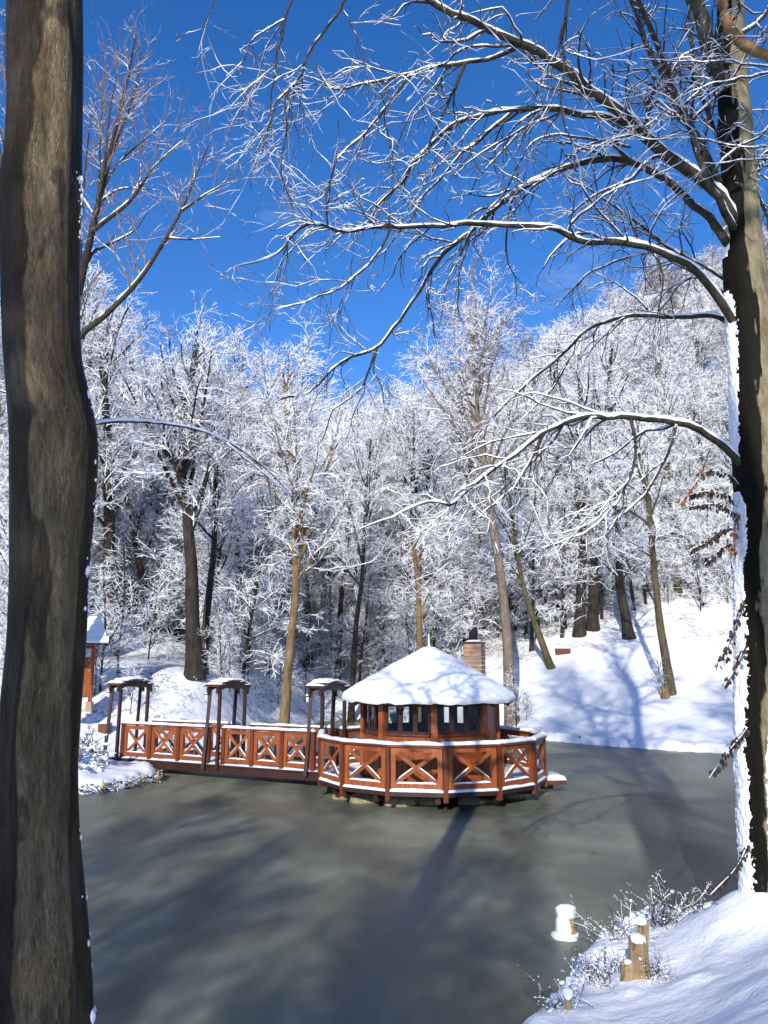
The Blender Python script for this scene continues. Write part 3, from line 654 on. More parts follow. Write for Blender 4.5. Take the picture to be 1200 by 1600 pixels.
def make_gate(i, x, lab):
    g = empty('bridge_gate', (B[0] + uB[0] * x, B[1] + uB[1] * x, 0), lab, 'gate', 'roofed gates on the footbridge', rzB)
    GT = DZ + 2.0
    for yy in (0.11, -BW + 0.25):
        f = MB(); f.beam((0, yy, DZ - 0.12), (0, yy * 0.95 if yy > 0 else yy, GT), 0.08, 0.08); f.build('post', M_wood_dark, g)
        f = MB(); f.beam((0.46, yy + (0.05 if yy > 0 else -0.05), DZ - 0.12), (0.34, yy, GT), 0.08, 0.08); f.build('post', M_wood_dark, g)
    # arched lintels across the bridge
    for xx in (0.0, 0.34):
        f = MB(); k = 10; ys = np.linspace(0.24, -BW + 0.10, k + 1)
        up_ = [GT + 0.08 + 0.17 * (1 - ((y + .44) / .72) ** 2) for y in ys]; lo_ = [u_ - 0.17 - 0.03 * math.cos(7 * (y + .44)) for u_, y in zip(up_, ys)]
        for j in range(k):
            P = [(xx + sx_ * 0.035, ys[j + e], (up_ if tpp else lo_)[j + e]) for sx_ in (-1, 1) for e in (0, 1) for tpp in (0, 1)]
            f.add(P, [(0, 1, 3, 2), (4, 6, 7, 5), (1, 5, 7, 3), (0, 2, 6, 4), (0, 4, 5, 1), (2, 3, 7, 6)])
        f.build('arched_lintel', M_wood_dark, g)
    # roof boards laid along the bridge over the arch, each with its snow
    ys = np.linspace(0.26, -BW + 0.08, 7)
    for j in range(6):
        ym = (ys[j] + ys[j + 1]) / 2
        z = lambda y: GT + 0.08 + 0.17 * (1 - ((y + .44) / .72) ** 2)
        tilt = math.atan2(z(ys[j]) - z(ys[j + 1]), ys[j] - ys[j + 1])
        f = MB(); f.beam((-0.1, 0, 0), (0.44, 0, 0), 0.28, 0.03, up=(0, -math.sin(tilt), math.cos(tilt))); o = f.build('roof_board', M_wood_red, g); o.location = (0, ym, z(ym) + 0.035)
        link('board_snow', snow_strip_mesh('board_snow', [(-0.1, 0, 0.0), (0.44, 0, 0.0)], 0.26, 0.075, M_snow, seed=i * 5 + j * 1.3), o)
    # lantern under the near eave
    la = MB(); la.tube([(0, 0, 0), (0, 0, 0.03), (0, 0, 0.15)], [0.035, 0.045, 0.06], 6); lo = la.build('lantern', M_lamp_white, g); lo.location = (0.40, 0.2, GT - 0.24); lo.scale = (.85, .85, .85)
    c = MB(); c.tube([(0, 0, 0.15), (0, 0, 0.165), (0, 0, 0.23)], [0.085, 0.085, 0.012], 6); c.tube([(0, 0, 0.22), (0, 0, 0.32)], [0.01, 0.01], 5); c.build('lantern_cap', M_black, lo)
    s_ = MB(); s_.tube([(0, 0, 0.18), (0, 0, 0.23), (0, 0, 0.25)], [0.075, 0.05, 0.01], 8); s_.build('lantern_snow', M_snow, lo, True)
    return g
make_gate(0, -0.2, 'dark timber roofed gate at the pavilion end of the footbridge')
make_gate(1, 3.2, 'dark timber roofed gate at the middle of the footbridge')
make_gate(2, 7.02, 'dark timber roofed gate at the bank end of the footbridge')

# ------------------------------------------------------------------ kiosk, planter, shrub on the left bank
kz = zland(-11.2, 27.3)
kp = at_y(128, 1098, 27.3)
ki = empty('timber_kiosk', (kp[0] + 0.27, 27.3, kp[2] - .12), 'orange brown timber kiosk with a snowy plank roof behind the big near trunk', 'kiosk', None, math.radians(20))
for dx in (0.0, -1.7):
    for dy in (0.0, 1.0):
        f = MB(); f.box((dx, dy, 1.0), (0.14, 0.14, 2.0)); f.build('post', M_wood, ki)
        f = MB(); f.box((dx, dy, -0.02), (0.26, 0.26, 0.34)); f.build('footing', M_clay, ki)
f = MB(); f.box((-0.85, 1.0, 1.0), (1.55, 0.05, 1.4)); f.build('back_board', M_wood, ki)
for r_ in range(4):
    for side in (1, -1):
        y = 0.5 - side * (0.2 + 0.23 * r_); z = 2.95 - 0.24 * r_
        f = MB(); f.beam((-1.95 - 0.07 * r_, y, z), (0.16 + 0.10 * r_, y, z), 0.335, 0.03, up=(0, -side * 0.62, 0.78)); o = f.build('roof_board', M_wood_dark, ki)
        f = MB(); nn = np.array([0, -side * .62, .78]) * .05; f.beam(np.array([-1.95 - 0.07 * r_, y, z]) + nn, np.array([0.17 + 0.10 * r_, y, z]) + nn, 0.31, 0.07, up=(0, -side * 0.62, 0.78)); f.build('board_snow', M_snow, o)
f = MB(); f.box((-0.85, 0.5, 2.02), (1.8, 1.1, 0.1)); f.build('roof_beam', M_wood_red, ki)
p = at_y(166, 1110, 26.2); z_ = zland(p[0], p[1])
f = MB(); f.box((0, 0, 0.13), (0.36, 0.3, 0.30)); bx = f.build('wooden_planter', M_wood_red); bx.location = (p[0], p[1], z_ - 0.03); tag(bx, 'small brown wooden planter box topped with snow beside the bank gate', 'planter')
link('planter_snow', snow_strip_mesh('planter_snow', [(-0.17, 0, 0.28), (0.17, 0, 0.28)], 0.3, 0.08, M_snow, seed=6, step=0.05), bx)

# ------------------------------------------------------------------ trees
def lerp_path(P, t):
    """P [N,K,3], t [M] with rows idx -> done by caller"""
def children(P, R, idx, t, ang, length, K, rnd, curl=0.12, grav=0.0, flat=0.6, r_ratio=0.6, r_min=0.004, tip=0.35, up0=0.0):
    N, Kp = P.shape[:2]; M = len(idx)
    f = t * (Kp - 1); i = np.minimum(f.astype(int), Kp - 2); fr = (f - i)[:, None]
    base = P[idx, i] * (1 - fr) + P[idx, i + 1] * fr
    tan = norm(P[idx, i + 1] - P[idx, i]); rad = R[idx, i] * (1 - fr[:, 0]) + R[idx, i + 1] * fr[:, 0]
    rv_ = rnd.normal(size=(M, 3)); rv_[:, 2] *= flat
    perp = norm(rv_ - (rv_ * tan).sum(1, keepdims=True) * tan)
    d = norm(tan * np.cos(ang)[:, None] + perp * np.sin(ang)[:, None] + np.array([0, 0, up0]))
    out = np.empty((M, K, 3)); out[:, 0] = base; st_ = (length / (K - 1))[:, None]
    for k in range(1, K):
        out[:, k] = out[:, k - 1] + d * st_
        d = norm(d + rnd.normal(size=(M, 3)) * curl + np.array([0, 0, grav]))
    r0 = np.maximum(np.minimum(rad * r_ratio, length * 0.016 + r_min), r_min)
    RR = r0[:, None] * np.linspace(1, tip, K)[None]
    return out, np.maximum(RR, r_min * 0.8)
def plen(P): return np.linalg.norm(np.diff(P, axis=1), axis=2).sum(1)
def resample(pts, K, rad=None):
    pts = np.array(pts, float); n = len(pts)
    # Catmull-Rom through the points
    out = []
    Pp = np.concatenate([[2 * pts[0] - pts[1]], pts, [2 * pts[-1] - pts[-2]]])
    for i in range(n - 1):
        p0, p1, p2, p3 = Pp[i:i + 4]
        for s in np.linspace(0, 1, 8, endpoint=False):
            out.append(0.5 * ((2 * p1) + (-p0 + p2) * s + (2 * p0 - 5 * p1 + 4 * p2 - p3) * s * s + (-p0 + 3 * p1 - 3 * p2 + p3) * s ** 3))
    out.append(pts[-1]); out = np.array(out)
    L = np.concatenate([[0], np.cumsum(np.linalg.norm(np.diff(out, axis=0), axis=1))]); s = np.linspace(0, L[-1], K)
    res = np.stack([np.interp(s, L, out[:, i]) for i in range(3)], 1)
    return res
def crown_mesh(P1, R1, rnd, dens=1.0, name='crown', mat=None, twig=1.0, top_split=None):
    """P1: main limbs [N,K,3]. Adds three orders of snow-laden twigs."""
    L1 = plen(P1); N = len(P1)
    n2 = np.maximum((L1 * 3.0 * dens).astype(int), 3); idx = np.repeat(np.arange(N), n2); t = rnd.uniform(0.12, 1, len(idx)) ** 0.85
    P2, R2 = children(P1, R1, idx, t, rnd.normal(0.85, 0.2, len(idx)), np.minimum(L1[idx] * 0.45, 2.4) * (1.05 - 0.6 * t) * rnd.uniform(0.5, 1.2, len(idx)), 6, rnd, 0.16, -0.015, 0.45, 0.6, 0.011 * twig)
    L2 = plen(P2)
    n3 = np.maximum((L2 * 5.2 * dens).astype(int), 2); idx = np.repeat(np.arange(len(P2)), n3); t = rnd.uniform(0.1, 1, len(idx))
    P3, R3 = children(P2, R2, idx, t, rnd.normal(0.8, 0.25, len(idx)), rnd.uniform(0.3, 0.95, len(idx)), 4, rnd, 0.16, -0.03, 0.4, 0.8, 0.0085 * twig)
    n4 = 5; idx = np.repeat(np.arange(len(P3)), n4); t = rnd.uniform(0.15, 1, len(idx))
    P4, R4 = children(P3, R3, idx, t, rnd.normal(0.8, 0.3, len(idx)), rnd.uniform(0.12, 0.42, len(idx)), 2, rnd, 0.1, -0.04, 0.5, 0.9, 0.0075 * twig, 0.7)
    parts = [tubes(P2, R2, 3, rnd.uniform(0, 6.28, len(P2))), tubes(P3, R3, 3, rnd.uniform(0, 6.28, len(P3))), tubes(P4, R4, 3, rnd.uniform(0, 6.28, len(P4)))]
    V, Qd = join(parts)
    return mesh_np(name, V, Qd, mat or M_twig, False)
def trunk_mesh(path, r0, r1, K=26, n=10, mat=None, flare=0.35, limbs=None, limbR=None, rough=0.10, seed=0, name='trunk'):
    P = resample(path, K); s = np.linspace(0, 1, K); R = r0 + (r1 - r0) * s ** 0.85 + r0 * flare * np.exp(-s * 26)
    V, Qd = tubes(P, R, n, ref=(0, 1.0, 0))
    C = np.repeat(P, n, axis=0); d = V - C
    V = C + d * (1 + rough * 5 * fbm(V[:, 0] * 3 + seed, V[:, 1] * 3, V[:, 2] * 0.9, 3))[:, None]
    parts = [(V, Qd)]
    if limbs is not None: parts.append(tubes(limbs, limbR, 6))
    V, Qd = join(parts)
    return mesh_np(name, V, Qd, mat or M_bark, True), P, R
def limb_set(P, R, rnd, n, t0, H, K=9, up=0.06, spread=0.34, ang=0.75):
    t = np.sort(rnd.uniform(t0, 0.985, n)); idx = np.zeros(n, int)
    shape = 0.35 + 0.9 * np.sin(np.pi * np.clip((t - t0) / (1 - t0), 0, 1) ** 0.7 * 0.9 + 0.25)
    ln = H * spread * shape * rnd.uniform(0.65, 1.15, n) * 0.8
    a = rnd.normal(ang, 0.17, n) * (1.15 - 0.45 * t)
    return children(P[None], R[None], idx, t, a, ln, K, rnd, 0.10, up, 1.0, 0.55, 0.02, 0.25)
def make_tree(name, loc, path, r0, r1, seed, label, cat='tree', group=None, t0=0.3, nl=30, mat=None, dens=1.0, spread=0.30, twig=1.0, up=0.06, twig_mat=None, ang=0.75, extra=None, K=30):
    rnd = np.random.default_rng(seed); path = np.array(path, float)
    root = empty(name, loc, label, cat, group)
    P = resample(path, 40); s = np.linspace(0, 1, 40); R = r0 + (r1 - r0) * s
    H = np.linalg.norm(path[-1] - path[0])
    LP, LR = limb_set(P, R, rnd, nl, t0, H, up=up, spread=spread, ang=ang)
    if extra is not None:
        for (pp, ra, rb_) in extra:
            q = resample(np.array(pp), LP.shape[1]); LP = np.concatenate([LP, q[None]]); LR = np.concatenate([LR, np.linspace(ra, rb_, LP.shape[1])[None]])
    me, _, _ = trunk_mesh(path, r0, r1, K, 10, mat, limbs=LP, limbR=LR, seed=seed)
    link('trunk', me, root)
    link('crown', crown_mesh(LP, LR, rnd, dens, mat=twig_mat, twig=twig), root)
    return root
def rand_path(rnd, H, lean=0.08, wob=0.05, k=7):
    p = np.zeros((k, 3)); d = np.array([rnd.normal(0, lean), rnd.normal(0, lean), 1.0])
    for i in range(1, k):
        p[i] = p[i - 1] + d / np.linalg.norm(d) * H / (k - 1); d = d + np.array([rnd.normal(0, wob), rnd.normal(0, wob), 0])
    return p
def px_path(pts, Y, ztop=None):
    """World points on the vertical plane at depth Y through pixels of the photograph, the first one dropped to the ground."""
    W = np.array([at_y(x, y, Y) for x, y in pts]); W[:, 1] += np.linspace(0, 0.6, len(W)) * np.sin(np.arange(len(W)))
    zg = zland(W[0, 0], W[0, 1]); W[0, 2] = zg - 0.15
    return W[0].copy(), W - W[0]
# --- trees one can pick out across the pond
def px_tree(name, pts, Y, r0, r1, seed, label, **kw):
    base, path = px_path(pts, Y); ex = kw.pop('limbs_px', None)
    if ex: kw['extra'] = [(np.array([at_y(x, y, Y) for x, y in q]) - base, ra, rb_) for q, ra, rb_ in ex]
    return make_tree(name, base, path, r0, r1, seed, label, **kw)
px_tree('bare_tree', [(304, 1058), (300, 960), (297, 880), (292, 800), (288, 700), (300, 620), (310, 540)], 31, 0.36, 0.06, 101, 'thick dark snowy tree behind the bridge between its bank gate and middle gate', t0=0.38, nl=26, spread=0.33,
        limbs_px=[([(292, 800), (262, 740), (240, 690), (215, 630)], .12, .03), ([(296, 810), (325, 740), (335, 660), (350, 590)], .12, .03), ([(293, 780), (270, 700), (255, 620), (250, 570)], .1, .03)])
px_tree('bare_tree', [(318, 1040), (322, 960), (332, 860), (335, 780), (342, 690), (352, 600)], 33, 0.2, 0.04, 102, 'thinner dark tree standing close behind the thick dark tree left of centre', t0=0.35, nl=22)
px_tree('bare_tree', [(441, 1092), (452, 1020), (461, 930), (461, 860), (462, 790), (455, 720), (448, 650), (440, 570)], 31, 0.235, 0.05, 103, 'sunlit golden barked tree behind the bridge, bent slightly to the right', t0=0.42, nl=24, mat=M_bark_gold, spread=0.3,
        limbs_px=[([(466, 880), (486, 830), (500, 770), (520, 700), (535, 640)], .085, .025), ([(466, 905), (500, 850), (530, 800), (560, 750)], .05, .02), ([(461, 800), (440, 740), (425, 670), (410, 610)], .08, .02)])
px_tree('bare_tree', [(655, 1040), (655, 960), (652, 900), (646, 850), (641, 830)], 39, 0.22, 0.10, 104, 'broken topped orange brown trunk rising behind the pavilion roof tip', t0=0.5, nl=9, mat=M_bark_gold, spread=0.3)
px_tree('bare_tree', [(800, 1128), (795, 1040), (790, 960), (780, 880), (765, 800), (755, 720), (745, 640), (741, 560), (741, 480), (738, 400)], 37.2, 0.30, 0.05, 105, 'tall pale tree leaning left beside the right side of the pavilion chimney', t0=0.36, nl=40, mat=M_bark_pale, spread=0.2, up=0.03, twig_mat=M_twig_b, twig=.8)
px_tree('bare_tree', [(862, 1048), (846, 1000), (832, 960), (815, 900), (800, 820), (790, 740)], 42, 0.2, 0.05, 106, 'olive trunk leaning left on the far right bank next to the small sign board', t0=0.35, nl=20, mat=M_bark_olive)
px_tree('bare_tree', [(905, 1000), (908, 930), (912, 850), (910, 760), (905, 650), (900, 560)], 46, 0.33, 0.07, 107, 'dark trunk, left one of the thick group on the far right bank', t0=0.25, nl=28, up=0.02)
px_tree('bare_tree', [(925, 992), (928, 930), (930, 850), (936, 760), (945, 650), (952, 540)], 46.6, 0.36, 0.07, 108, 'dark trunk, right one of the thick group on the far right bank', t0=0.25, nl=28, up=0.02)
px_tree('bare_tree', [(984, 1006), (978, 960), (970, 910), (968, 850), (960, 760), (955, 660)], 45, 0.32, 0.06, 109, 'dark trunk leaning left, between the thick group and the tree with a cut stump', t0=0.2, nl=26, up=0.0)
px_tree('bare_tree', [(1048, 1092), (1046, 1060), (1034, 980), (1024, 900), (1014, 830), (1006, 760), (992, 690), (985, 620)], 36, 0.22, 0.06, 110, 'slender curved grey tree rising beside the cut orange stump on the right bank', t0=0.4, nl=20, mat=M_bark_olive, spread=0.24, up=-0.01)
px_tree('bare_tree', [(168, 1030), (168, 960), (168, 880), (170, 800), (172, 700), (170, 600), (172, 500)], 36, 0.38, 0.07, 111, 'massive dark tree standing just right of the big near trunk behind the kiosk', t0=0.3, nl=30)
px_tree('bare_tree', [(243, 1002), (232, 950), (220, 900), (212, 850), (205, 780), (200, 700)], 42, 0.26, 0.06, 112, 'dark tree leaning left on the wooded slope above the bank gate', t0=0.3, nl=24)
px_tree('bare_tree', [(548, 1046), (556, 980), (564, 920), (568, 860), (572, 780), (580, 690)], 45, 0.22, 0.05, 113, 'thin dark trunk leaning right between the golden tree and the pavilion roof', t0=0.4, nl=20)
px_tree('bare_tree', [(528, 1010), (532, 950), (540, 880), (546, 800), (556, 720), (560, 640)], 48, 0.22, 0.05, 114, 'dark thin trunk left of the right leaning one behind the bridge end gate', t0=0.4, nl=20)

# --- tall tree hidden behind the near trunk on the left, its limbs reaching into the sky
def px_limbs(spec, Y):
    return [(np.array([at_y(x, y, Y + dy) for x, y, dy in q]), ra, rb_) for q, ra, rb_ in spec]
def twig_sets(LP, LR, rnd, d2, d3, d4, l2=1.1, l3=0.5, l4=0.2, rm=0.0035, flat=0.7, grav=-0.02, t_lo=0.15, up0=0.05, curl=0.13):
    L1 = plen(LP); n2 = np.maximum((L1 * d2).astype(int), 2); idx = np.repeat(np.arange(len(LP)), n2); t = rnd.uniform(t_lo, 1, len(idx))
    P2, R2 = children(LP, LR, idx, t, rnd.normal(0.7, 0.2, len(idx)), l2 * rnd.uniform(0.35, 1.25, len(idx)) * (1.15 - 0.5 * t), 8, rnd, curl, grav, flat, 0.55, rm * 1.9, 0.4, up0)
    L2 = plen(P2); n3 = np.maximum((L2 * d3).astype(int), 1); idx = np.repeat(np.arange(len(P2)), n3); t = rnd.uniform(0.1, 1, len(idx))
    P3, R3 = children(P2, R2, idx, t, rnd.normal(0.7, 0.22, len(idx)), l3 * rnd.uniform(0.3, 1.25, len(idx)), 5, rnd, curl * 1.15, grav, flat, 0.7, rm * 1.25, 0.5, up0)
    L3 = plen(P3); n4 = np.maximum((L3 * d4).astype(int), 1); idx = np.repeat(np.arange(len(P3)), n4); t = rnd.uniform(0.1, 1, len(idx))
    P4, R4 = children(P3, R3, idx, t, rnd.normal(0.75, 0.3, len(idx)), l4 * rnd.uniform(0.3, 1.3, len(idx)), 3, rnd, 0.15, grav, flat, 0.8, rm, 0.6, up0)
    return [(P2, R2), (P3, R3), (P4, R4)]
def snow_on(P, R, rnd, cov=0.5, thick=1.0, add=0.003, n=5):
    """Ridges of snow lying along the upper side of branches, broken here and there, thin where the branch is steep."""
    N, K = P.shape[:2]
    T = norm(np.gradient(P, axis=1)); hz = np.sqrt(np.clip(1 - T[..., 2] ** 2, 0, 1))
    s = np.cross(T, (0, 0, 1.0)); s = norm(s); up = norm(np.cross(s, T))
    c = fbm(P[..., 0] * 5.1, P[..., 1] * 5.1, P[..., 2] * 5.1 + 3, 3) + 0.5
    k = np.clip((c - (1 - cov) * 0.72) * 5, 0, 1) * np.clip((hz - 0.25) * 2.2, 0, 1)
    k[:, 0] *= 0.3; k[:, -1] *= 0.6
    jit = 1 + rnd.normal(0, 0.18, (N, K))
    RS = (R * 0.92 * thick + add) * k * jit + 1e-4
    PS = P + up * (R * 0.62 + add * 0.5)[..., None] * (0.25 + 0.75 * k[..., None]) 
    return tubes(PS, RS, n)
rnd = np.random.default_rng(7)
tl_base = at_y(95, 1095, 25); tl_base[2] = zland(tl_base[0], 25) - 0.1
tl = empty('tall_bare_tree', tl_base, 'tall bare tree behind the big near trunk with slender limbs fanning into the blue sky', 'tree')
spec = [([(95, 1095, 0), (92, 900, 0), (96, 700, 0), (108, 540, 0), (124, 450, 0), (142, 370, 0), (160, 290, 0), (180, 205, 0), (200, 120, 0), (212, 55, 0)], .30, .02),
        ([(104, 560, 0), (128, 522, -.3), (165, 492, -.6), (215, 440, -.9), (250, 388, -1.1), (285, 325, -1.2), (310, 265, -1.2), (328, 222, -1.2)], .12, .015),
        ([(283, 330, -1.2), (318, 306, -1.3), (345, 290, -1.4), (362, 272, -1.4)], .05, .012), ([(262, 372, -1.1), (300, 374, -1.1), (345, 370, -1.1)], .04, .01),
        ([(128, 430, 0), (145, 395, .4), (175, 380, .8), (210, 360, 1.0), (232, 330, 1.1)], .08, .012), ([(140, 365, 0), (165, 345, -.5), (205, 312, -.9), (240, 262, -1.1), (290, 215, -1.2)], .09, .012),
        ([(150, 330, 0), (168, 280, .6), (195, 245, .9), (235, 210, 1.2), (262, 185, 1.2)], .07, .012), ([(155, 310, 0), (165, 240, -.4), (172, 170, -.6), (185, 110, -.6)], .07, .012),
        ([(150, 340, 0), (155, 270, .5), (158, 190, .6), (165, 100, .6)], .06, .012), ([(165, 265, 0), (190, 200, .4), (212, 140, .5), (222, 70, .5)], .06, .012), ([(150, 320, 0), (190, 295, 0), (250, 297, 0)], .05, .01),
        ([(108, 520, 0), (60, 430, .5), (20, 330, .8), (0, 240, .8), (-20, 120, .8)], .12, .02), ([(60, 430, .5), (25, 250, .2), (10, 120, .2), (5, 20, .2)], .07, .015), ([(20, 330, .8), (10, 250, 0), (-5, 180, 0)], .05, .012),
        ([(124, 450, 0), (130, 300, .3), (140, 200, .6), (150, 130, .6)], .07, .012), ([(100, 600, 0), (40, 620, .8), (-30, 600, 1.2)], .09, .015)]
L = px_limbs(spec, 25)
LP = np.stack([resample(q, 24) for q, _, _ in L]) - tl_base; LR = np.stack([np.linspace(a, c, 24) for _, a, c in L])
link('trunk', mesh_np('trunk', *tubes(LP[:1], LR[:1], 12, ref=(0, 1, 0)), M_bark, True), tl)
for i in range(1, len(LP)): link('limb', mesh_np('limb', *tubes(LP[i:i + 1], LR[i:i + 1], 8), M_bark_near, True), tl)
tw = twig_sets(LP, LR, rnd, 1.5, 2.3, 3.5, 2.4, 1.1, 0.5, 0.006, 1.0, 0.03, 0.35, 0.25)
link('twigs', mesh_np('twigs', *join([tubes(p_, r_, 4) for p_, r_ in tw]), M_twig_top), tl)['kind'] = 'stuff'
link('branch_snow', mesh_np('branch_snow', *join([snow_on(LP[1:], LR[1:], rnd, .62, 1.0, .006)] + [snow_on(p_, r_, rnd, .35, 1.0, .003, 4) for p_, r_ in tw[:2]]), M_snow, True), tl)['kind'] = 'stuff'

# --- the wood: variants copied many times
variants = []
def variant(i, H, r0, t0, nl, dens, spread, twig, up, mat, tm, name, ang=0.75, lean=0.06):
    rnd = np.random.default_rng(500 + i); path = rand_path(rnd, H, lean)
    v = make_tree(name, (0, 0, 0), path, r0, 0.03, 600 + i, None, cat=None, t0=t0, nl=nl, dens=dens, spread=spread, twig=twig, up=up, mat=mat, twig_mat=tm, ang=ang, K=16)
    return v
big = [variant(0, 16, .24, .28, 36, .95, .27, 1.35, .05, M_bark, M_twig, 'forest_tree'), variant(1, 18, .27, .32, 36, .92, .25, 1.35, .06, M_bark, M_twig, 'forest_tree'),
       variant(2, 15, .20, .25, 38, .95, .28, 1.35, .03, M_bark, M_twig_b, 'forest_tree'), variant(3, 19, .29, .35, 36, .9, .24, 1.35, .07, M_bark_olive, M_twig, 'forest_tree'),
       variant(4, 17, .22, .3, 36, .92, .26, 1.35, .05, M_bark_pale, M_twig_b, 'forest_tree')]
tall = [variant(5, 19, .25, .40, 34, .8, .24, 1.25, .12, M_bark, M_twig_top, 'forest_tree'), variant(6, 18, .22, .35, 36, .8, .25, 1.25, .13, M_bark, M_twig_top, 'forest_tree')]
low = [variant(7, 8.5, .10, .13, 34, 1.0, .33, 1.25, .0, M_bark, M_twig, 'understory_tree', 1.0), variant(8, 7.5, .08, .10, 34, 1.0, .36, 1.25, -.02, M_bark, M_twig, 'understory_tree', 1.05),
       variant(9, 9.5, .11, .18, 34, 1.0, .3, 1.25, .02, M_bark, M_twig, 'understory_tree', 0.95)]
small = [variant(10, 3.4, .03, .08, 18, .9, .30, 0.8, .05, M_bark, M_twig, 'young_sapling', .8), variant(11, 2.6, .022, .05, 16, .9, .35, 0.8, .05, M_bark, M_twig, 'young_sapling', .7), variant(12, 4.6, .035, .12, 18, .8, .25, .8, .05, M_bark, M_twig, 'young_sapling', .8)]
used = set()
def put(v, x, y, s, rz, label, cat, group, sink=0.12, z=None):
    if v.name not in used: used.add(v.name); c = v
    else: c = copy_tree(v)
    c.location = (x, y, (zland(x, y) if z is None else z) - sink); c.rotation_euler = (0, 0, rz); c.scale = (s, s, s)
    tag(c, label, cat, group); return c
placed = [(o.location.x, o.location.y) for o in bpy.data.objects if o.parent is None and o.name.startswith('bare_tree')]
def free(x, y, d): return all((x - a) ** 2 + (y - c) ** 2 > d * d for a, c in placed)
fr = np.random.default_rng(21)
cand = []
def in_view(x, y, m=5): return abs(x) < 0.52 * y + m
SECT = [(-999, 25, 'left of the big near trunk'), (25, 205, 'above the kiosk roof'), (205, 275, 'above the bank gate'), (275, 345, 'behind the thick dark tree'), (345, 430, 'left of the golden tree'),
        (430, 500, 'behind the golden tree'), (500, 600, 'right of the golden tree'), (600, 700, 'over the pavilion roof tip'), (700, 790, 'behind the pavilion chimney'), (790, 870, 'behind the leaning olive trunk'),
        (870, 960, 'behind the thick trunk group'), (960, 1060, 'behind the slender curved tree'), (1060, 1140, 'just left of the beech trunk'), (1140, 9999, 'behind the beech trunk')]
RANK = ['nearest', 'second nearest', 'third nearest']
def scr_x(x, y): return 600 + 1200 * x / (y * math.cos(PITCH))
def name_by_place(items, what, cat, grp):
    bys = {}
    for o in items:
        px_ = scr_x(o.location.x, o.location.y); k = next(i for i, q in enumerate(SECT) if q[0] <= px_ < q[1]); bys.setdefault(k, []).append(o)
    for k, os_ in bys.items():
        os_.sort(key=lambda o: o.location.y); ph = SECT[k][2]
        for r_, o in enumerate(os_):
            lab = (what + ', ' + RANK[r_] + ' ' + ph) if r_ < 3 else (what + ' deeper in the wood ' + ph)
            tag(o, lab, cat, grp if r_ < 3 else grp + ' ' + ph)
def in_view(x, y, m=5): return abs(x) < 0.52 * y + m
cand, made = [], []
for _ in range(16000):
    y = fr.uniform(30, 100); x = fr.uniform(-52, 52)
    if not in_view(x, y): continue
    if x > 3.0 and y < 50 + max(0, (x - 14)) * 0.1: continue
    if -16 < x <= 3.0 and y < 38: continue
    if x <= -16 and y < 30: continue
    d = 2.3 if y < 70 else 3.0
    if not free(x, y, d): continue
    if pond_sd([x], [y])[0] < 1.6: continue
    if -6 < x < 3.0 and y < 47: continue
    placed.append((x, y)); cand.append((x, y))
    if len(cand) >= 235: break
tl_, bg_ = [], []
for i, (x, y) in enumerate(cand):
    tallish = (fr.random() < (0.22 if y > 60 else 0.05))
    v = (tall if tallish else big)[fr.integers(0, 2 if tallish else 5)]
    (tl_ if tallish else bg_).append(put(v, x, y, fr.uniform(0.82, 1.12), fr.uniform(0, 6.28), None, None, None))
name_by_place(bg_, 'snow laden forest tree', 'tree', 'forest trees beyond the pond'); name_by_place(tl_, 'reddish topped forest tree', 'tree', 'reddish topped forest trees')
items = []
for _ in range(9000):
    y = fr.uniform(30, 72); x = fr.uniform(-34, 36)
    if not in_view(x, y, 2): continue
    if x > 3.0 and y < 48.5 + max(0, (x - 14)) * 0.1: continue
    if x > 3.0 and y > 56 and fr.random() < .6: continue
    if -15 < x <= 3.0 and y < 35: continue
    if 120 < scr_x(x, y) < 290 and y < 45: continue
    if not free(x, y, 1.25) or pond_sd([x], [y])[0] < 1.0: continue
    placed.append((x, y))
    items.append(put(low[fr.integers(0, 3)], x, y, fr.uniform(0.7, 1.2), fr.uniform(0, 6.28), None, None, None))
    if len(items) >= 185: break
for x, y in ((7.6, 47.4), (9.6, 48.2), (11.2, 47.8), (13.6, 48.4), (17.5, 49.2), (20.5, 49.6), (8.6, 45.6), (10.6, 46.3)):
    items.append(put(low[fr.integers(0, 3)], x, y, fr.uniform(0.85, 1.15), fr.uniform(0, 6.28), None, None, None))
name_by_place(items, 'low layered snowy tree', 'tree', 'understory trees at the edge of the wood')
items = []
for _ in range(9000):
    y = fr.uniform(28, 54); x = fr.uniform(-18, 24)
    if not in_view(x, y, 1): continue
    if y < 31 and x > -8: continue
    if x > 3 and y < 48.5: continue
    if 120 < scr_x(x, y) < 290 and y < 44 and fr.random() < .75: continue
    if not free(x, y, 0.7) or pond_sd([x], [y])[0] < 0.8: continue
    placed.append((x, y))
    items.append(put(small[fr.integers(0, 3)], x, y, fr.uniform(0.7, 1.3), fr.uniform(0, 6.28), None, None, None, 0.05))
    if len(items) >= 110: break
name_by_place(items, 'thin snow dusted sapling', 'sapling', 'saplings on the far slopes')
for (px_, py_, Y, s, lab) in [(806, 1118, 36.5, .62, 'thin upright sapling beside the tall pale tree by the pavilion'), (822, 1112, 36.9, .5, 'smaller thin sapling on the bank right of the tall pale tree'),
                              (205, 1090, 27.5, .55, 'small snowy shrub standing behind the bank gate'), (452, 1110, 30.0, .4, 'small reddish shrub at the foot of the golden barked tree'),
                              (150, 1050, 28.5, .5, 'thin sapling under the edge of the kiosk roof'), (1030, 1085, 36.2, .6, 'small leafy snow dusted sapling left of the cut orange stump'), (360, 1040, 33, .7, 'snowy twig thicket right of the thick dark tree')]:
    p = at_y(px_, py_, Y); put(small[fr.integers(0, 3)], p[0], Y, s, fr.uniform(0, 6), lab, 'sapling', None, 0.05)
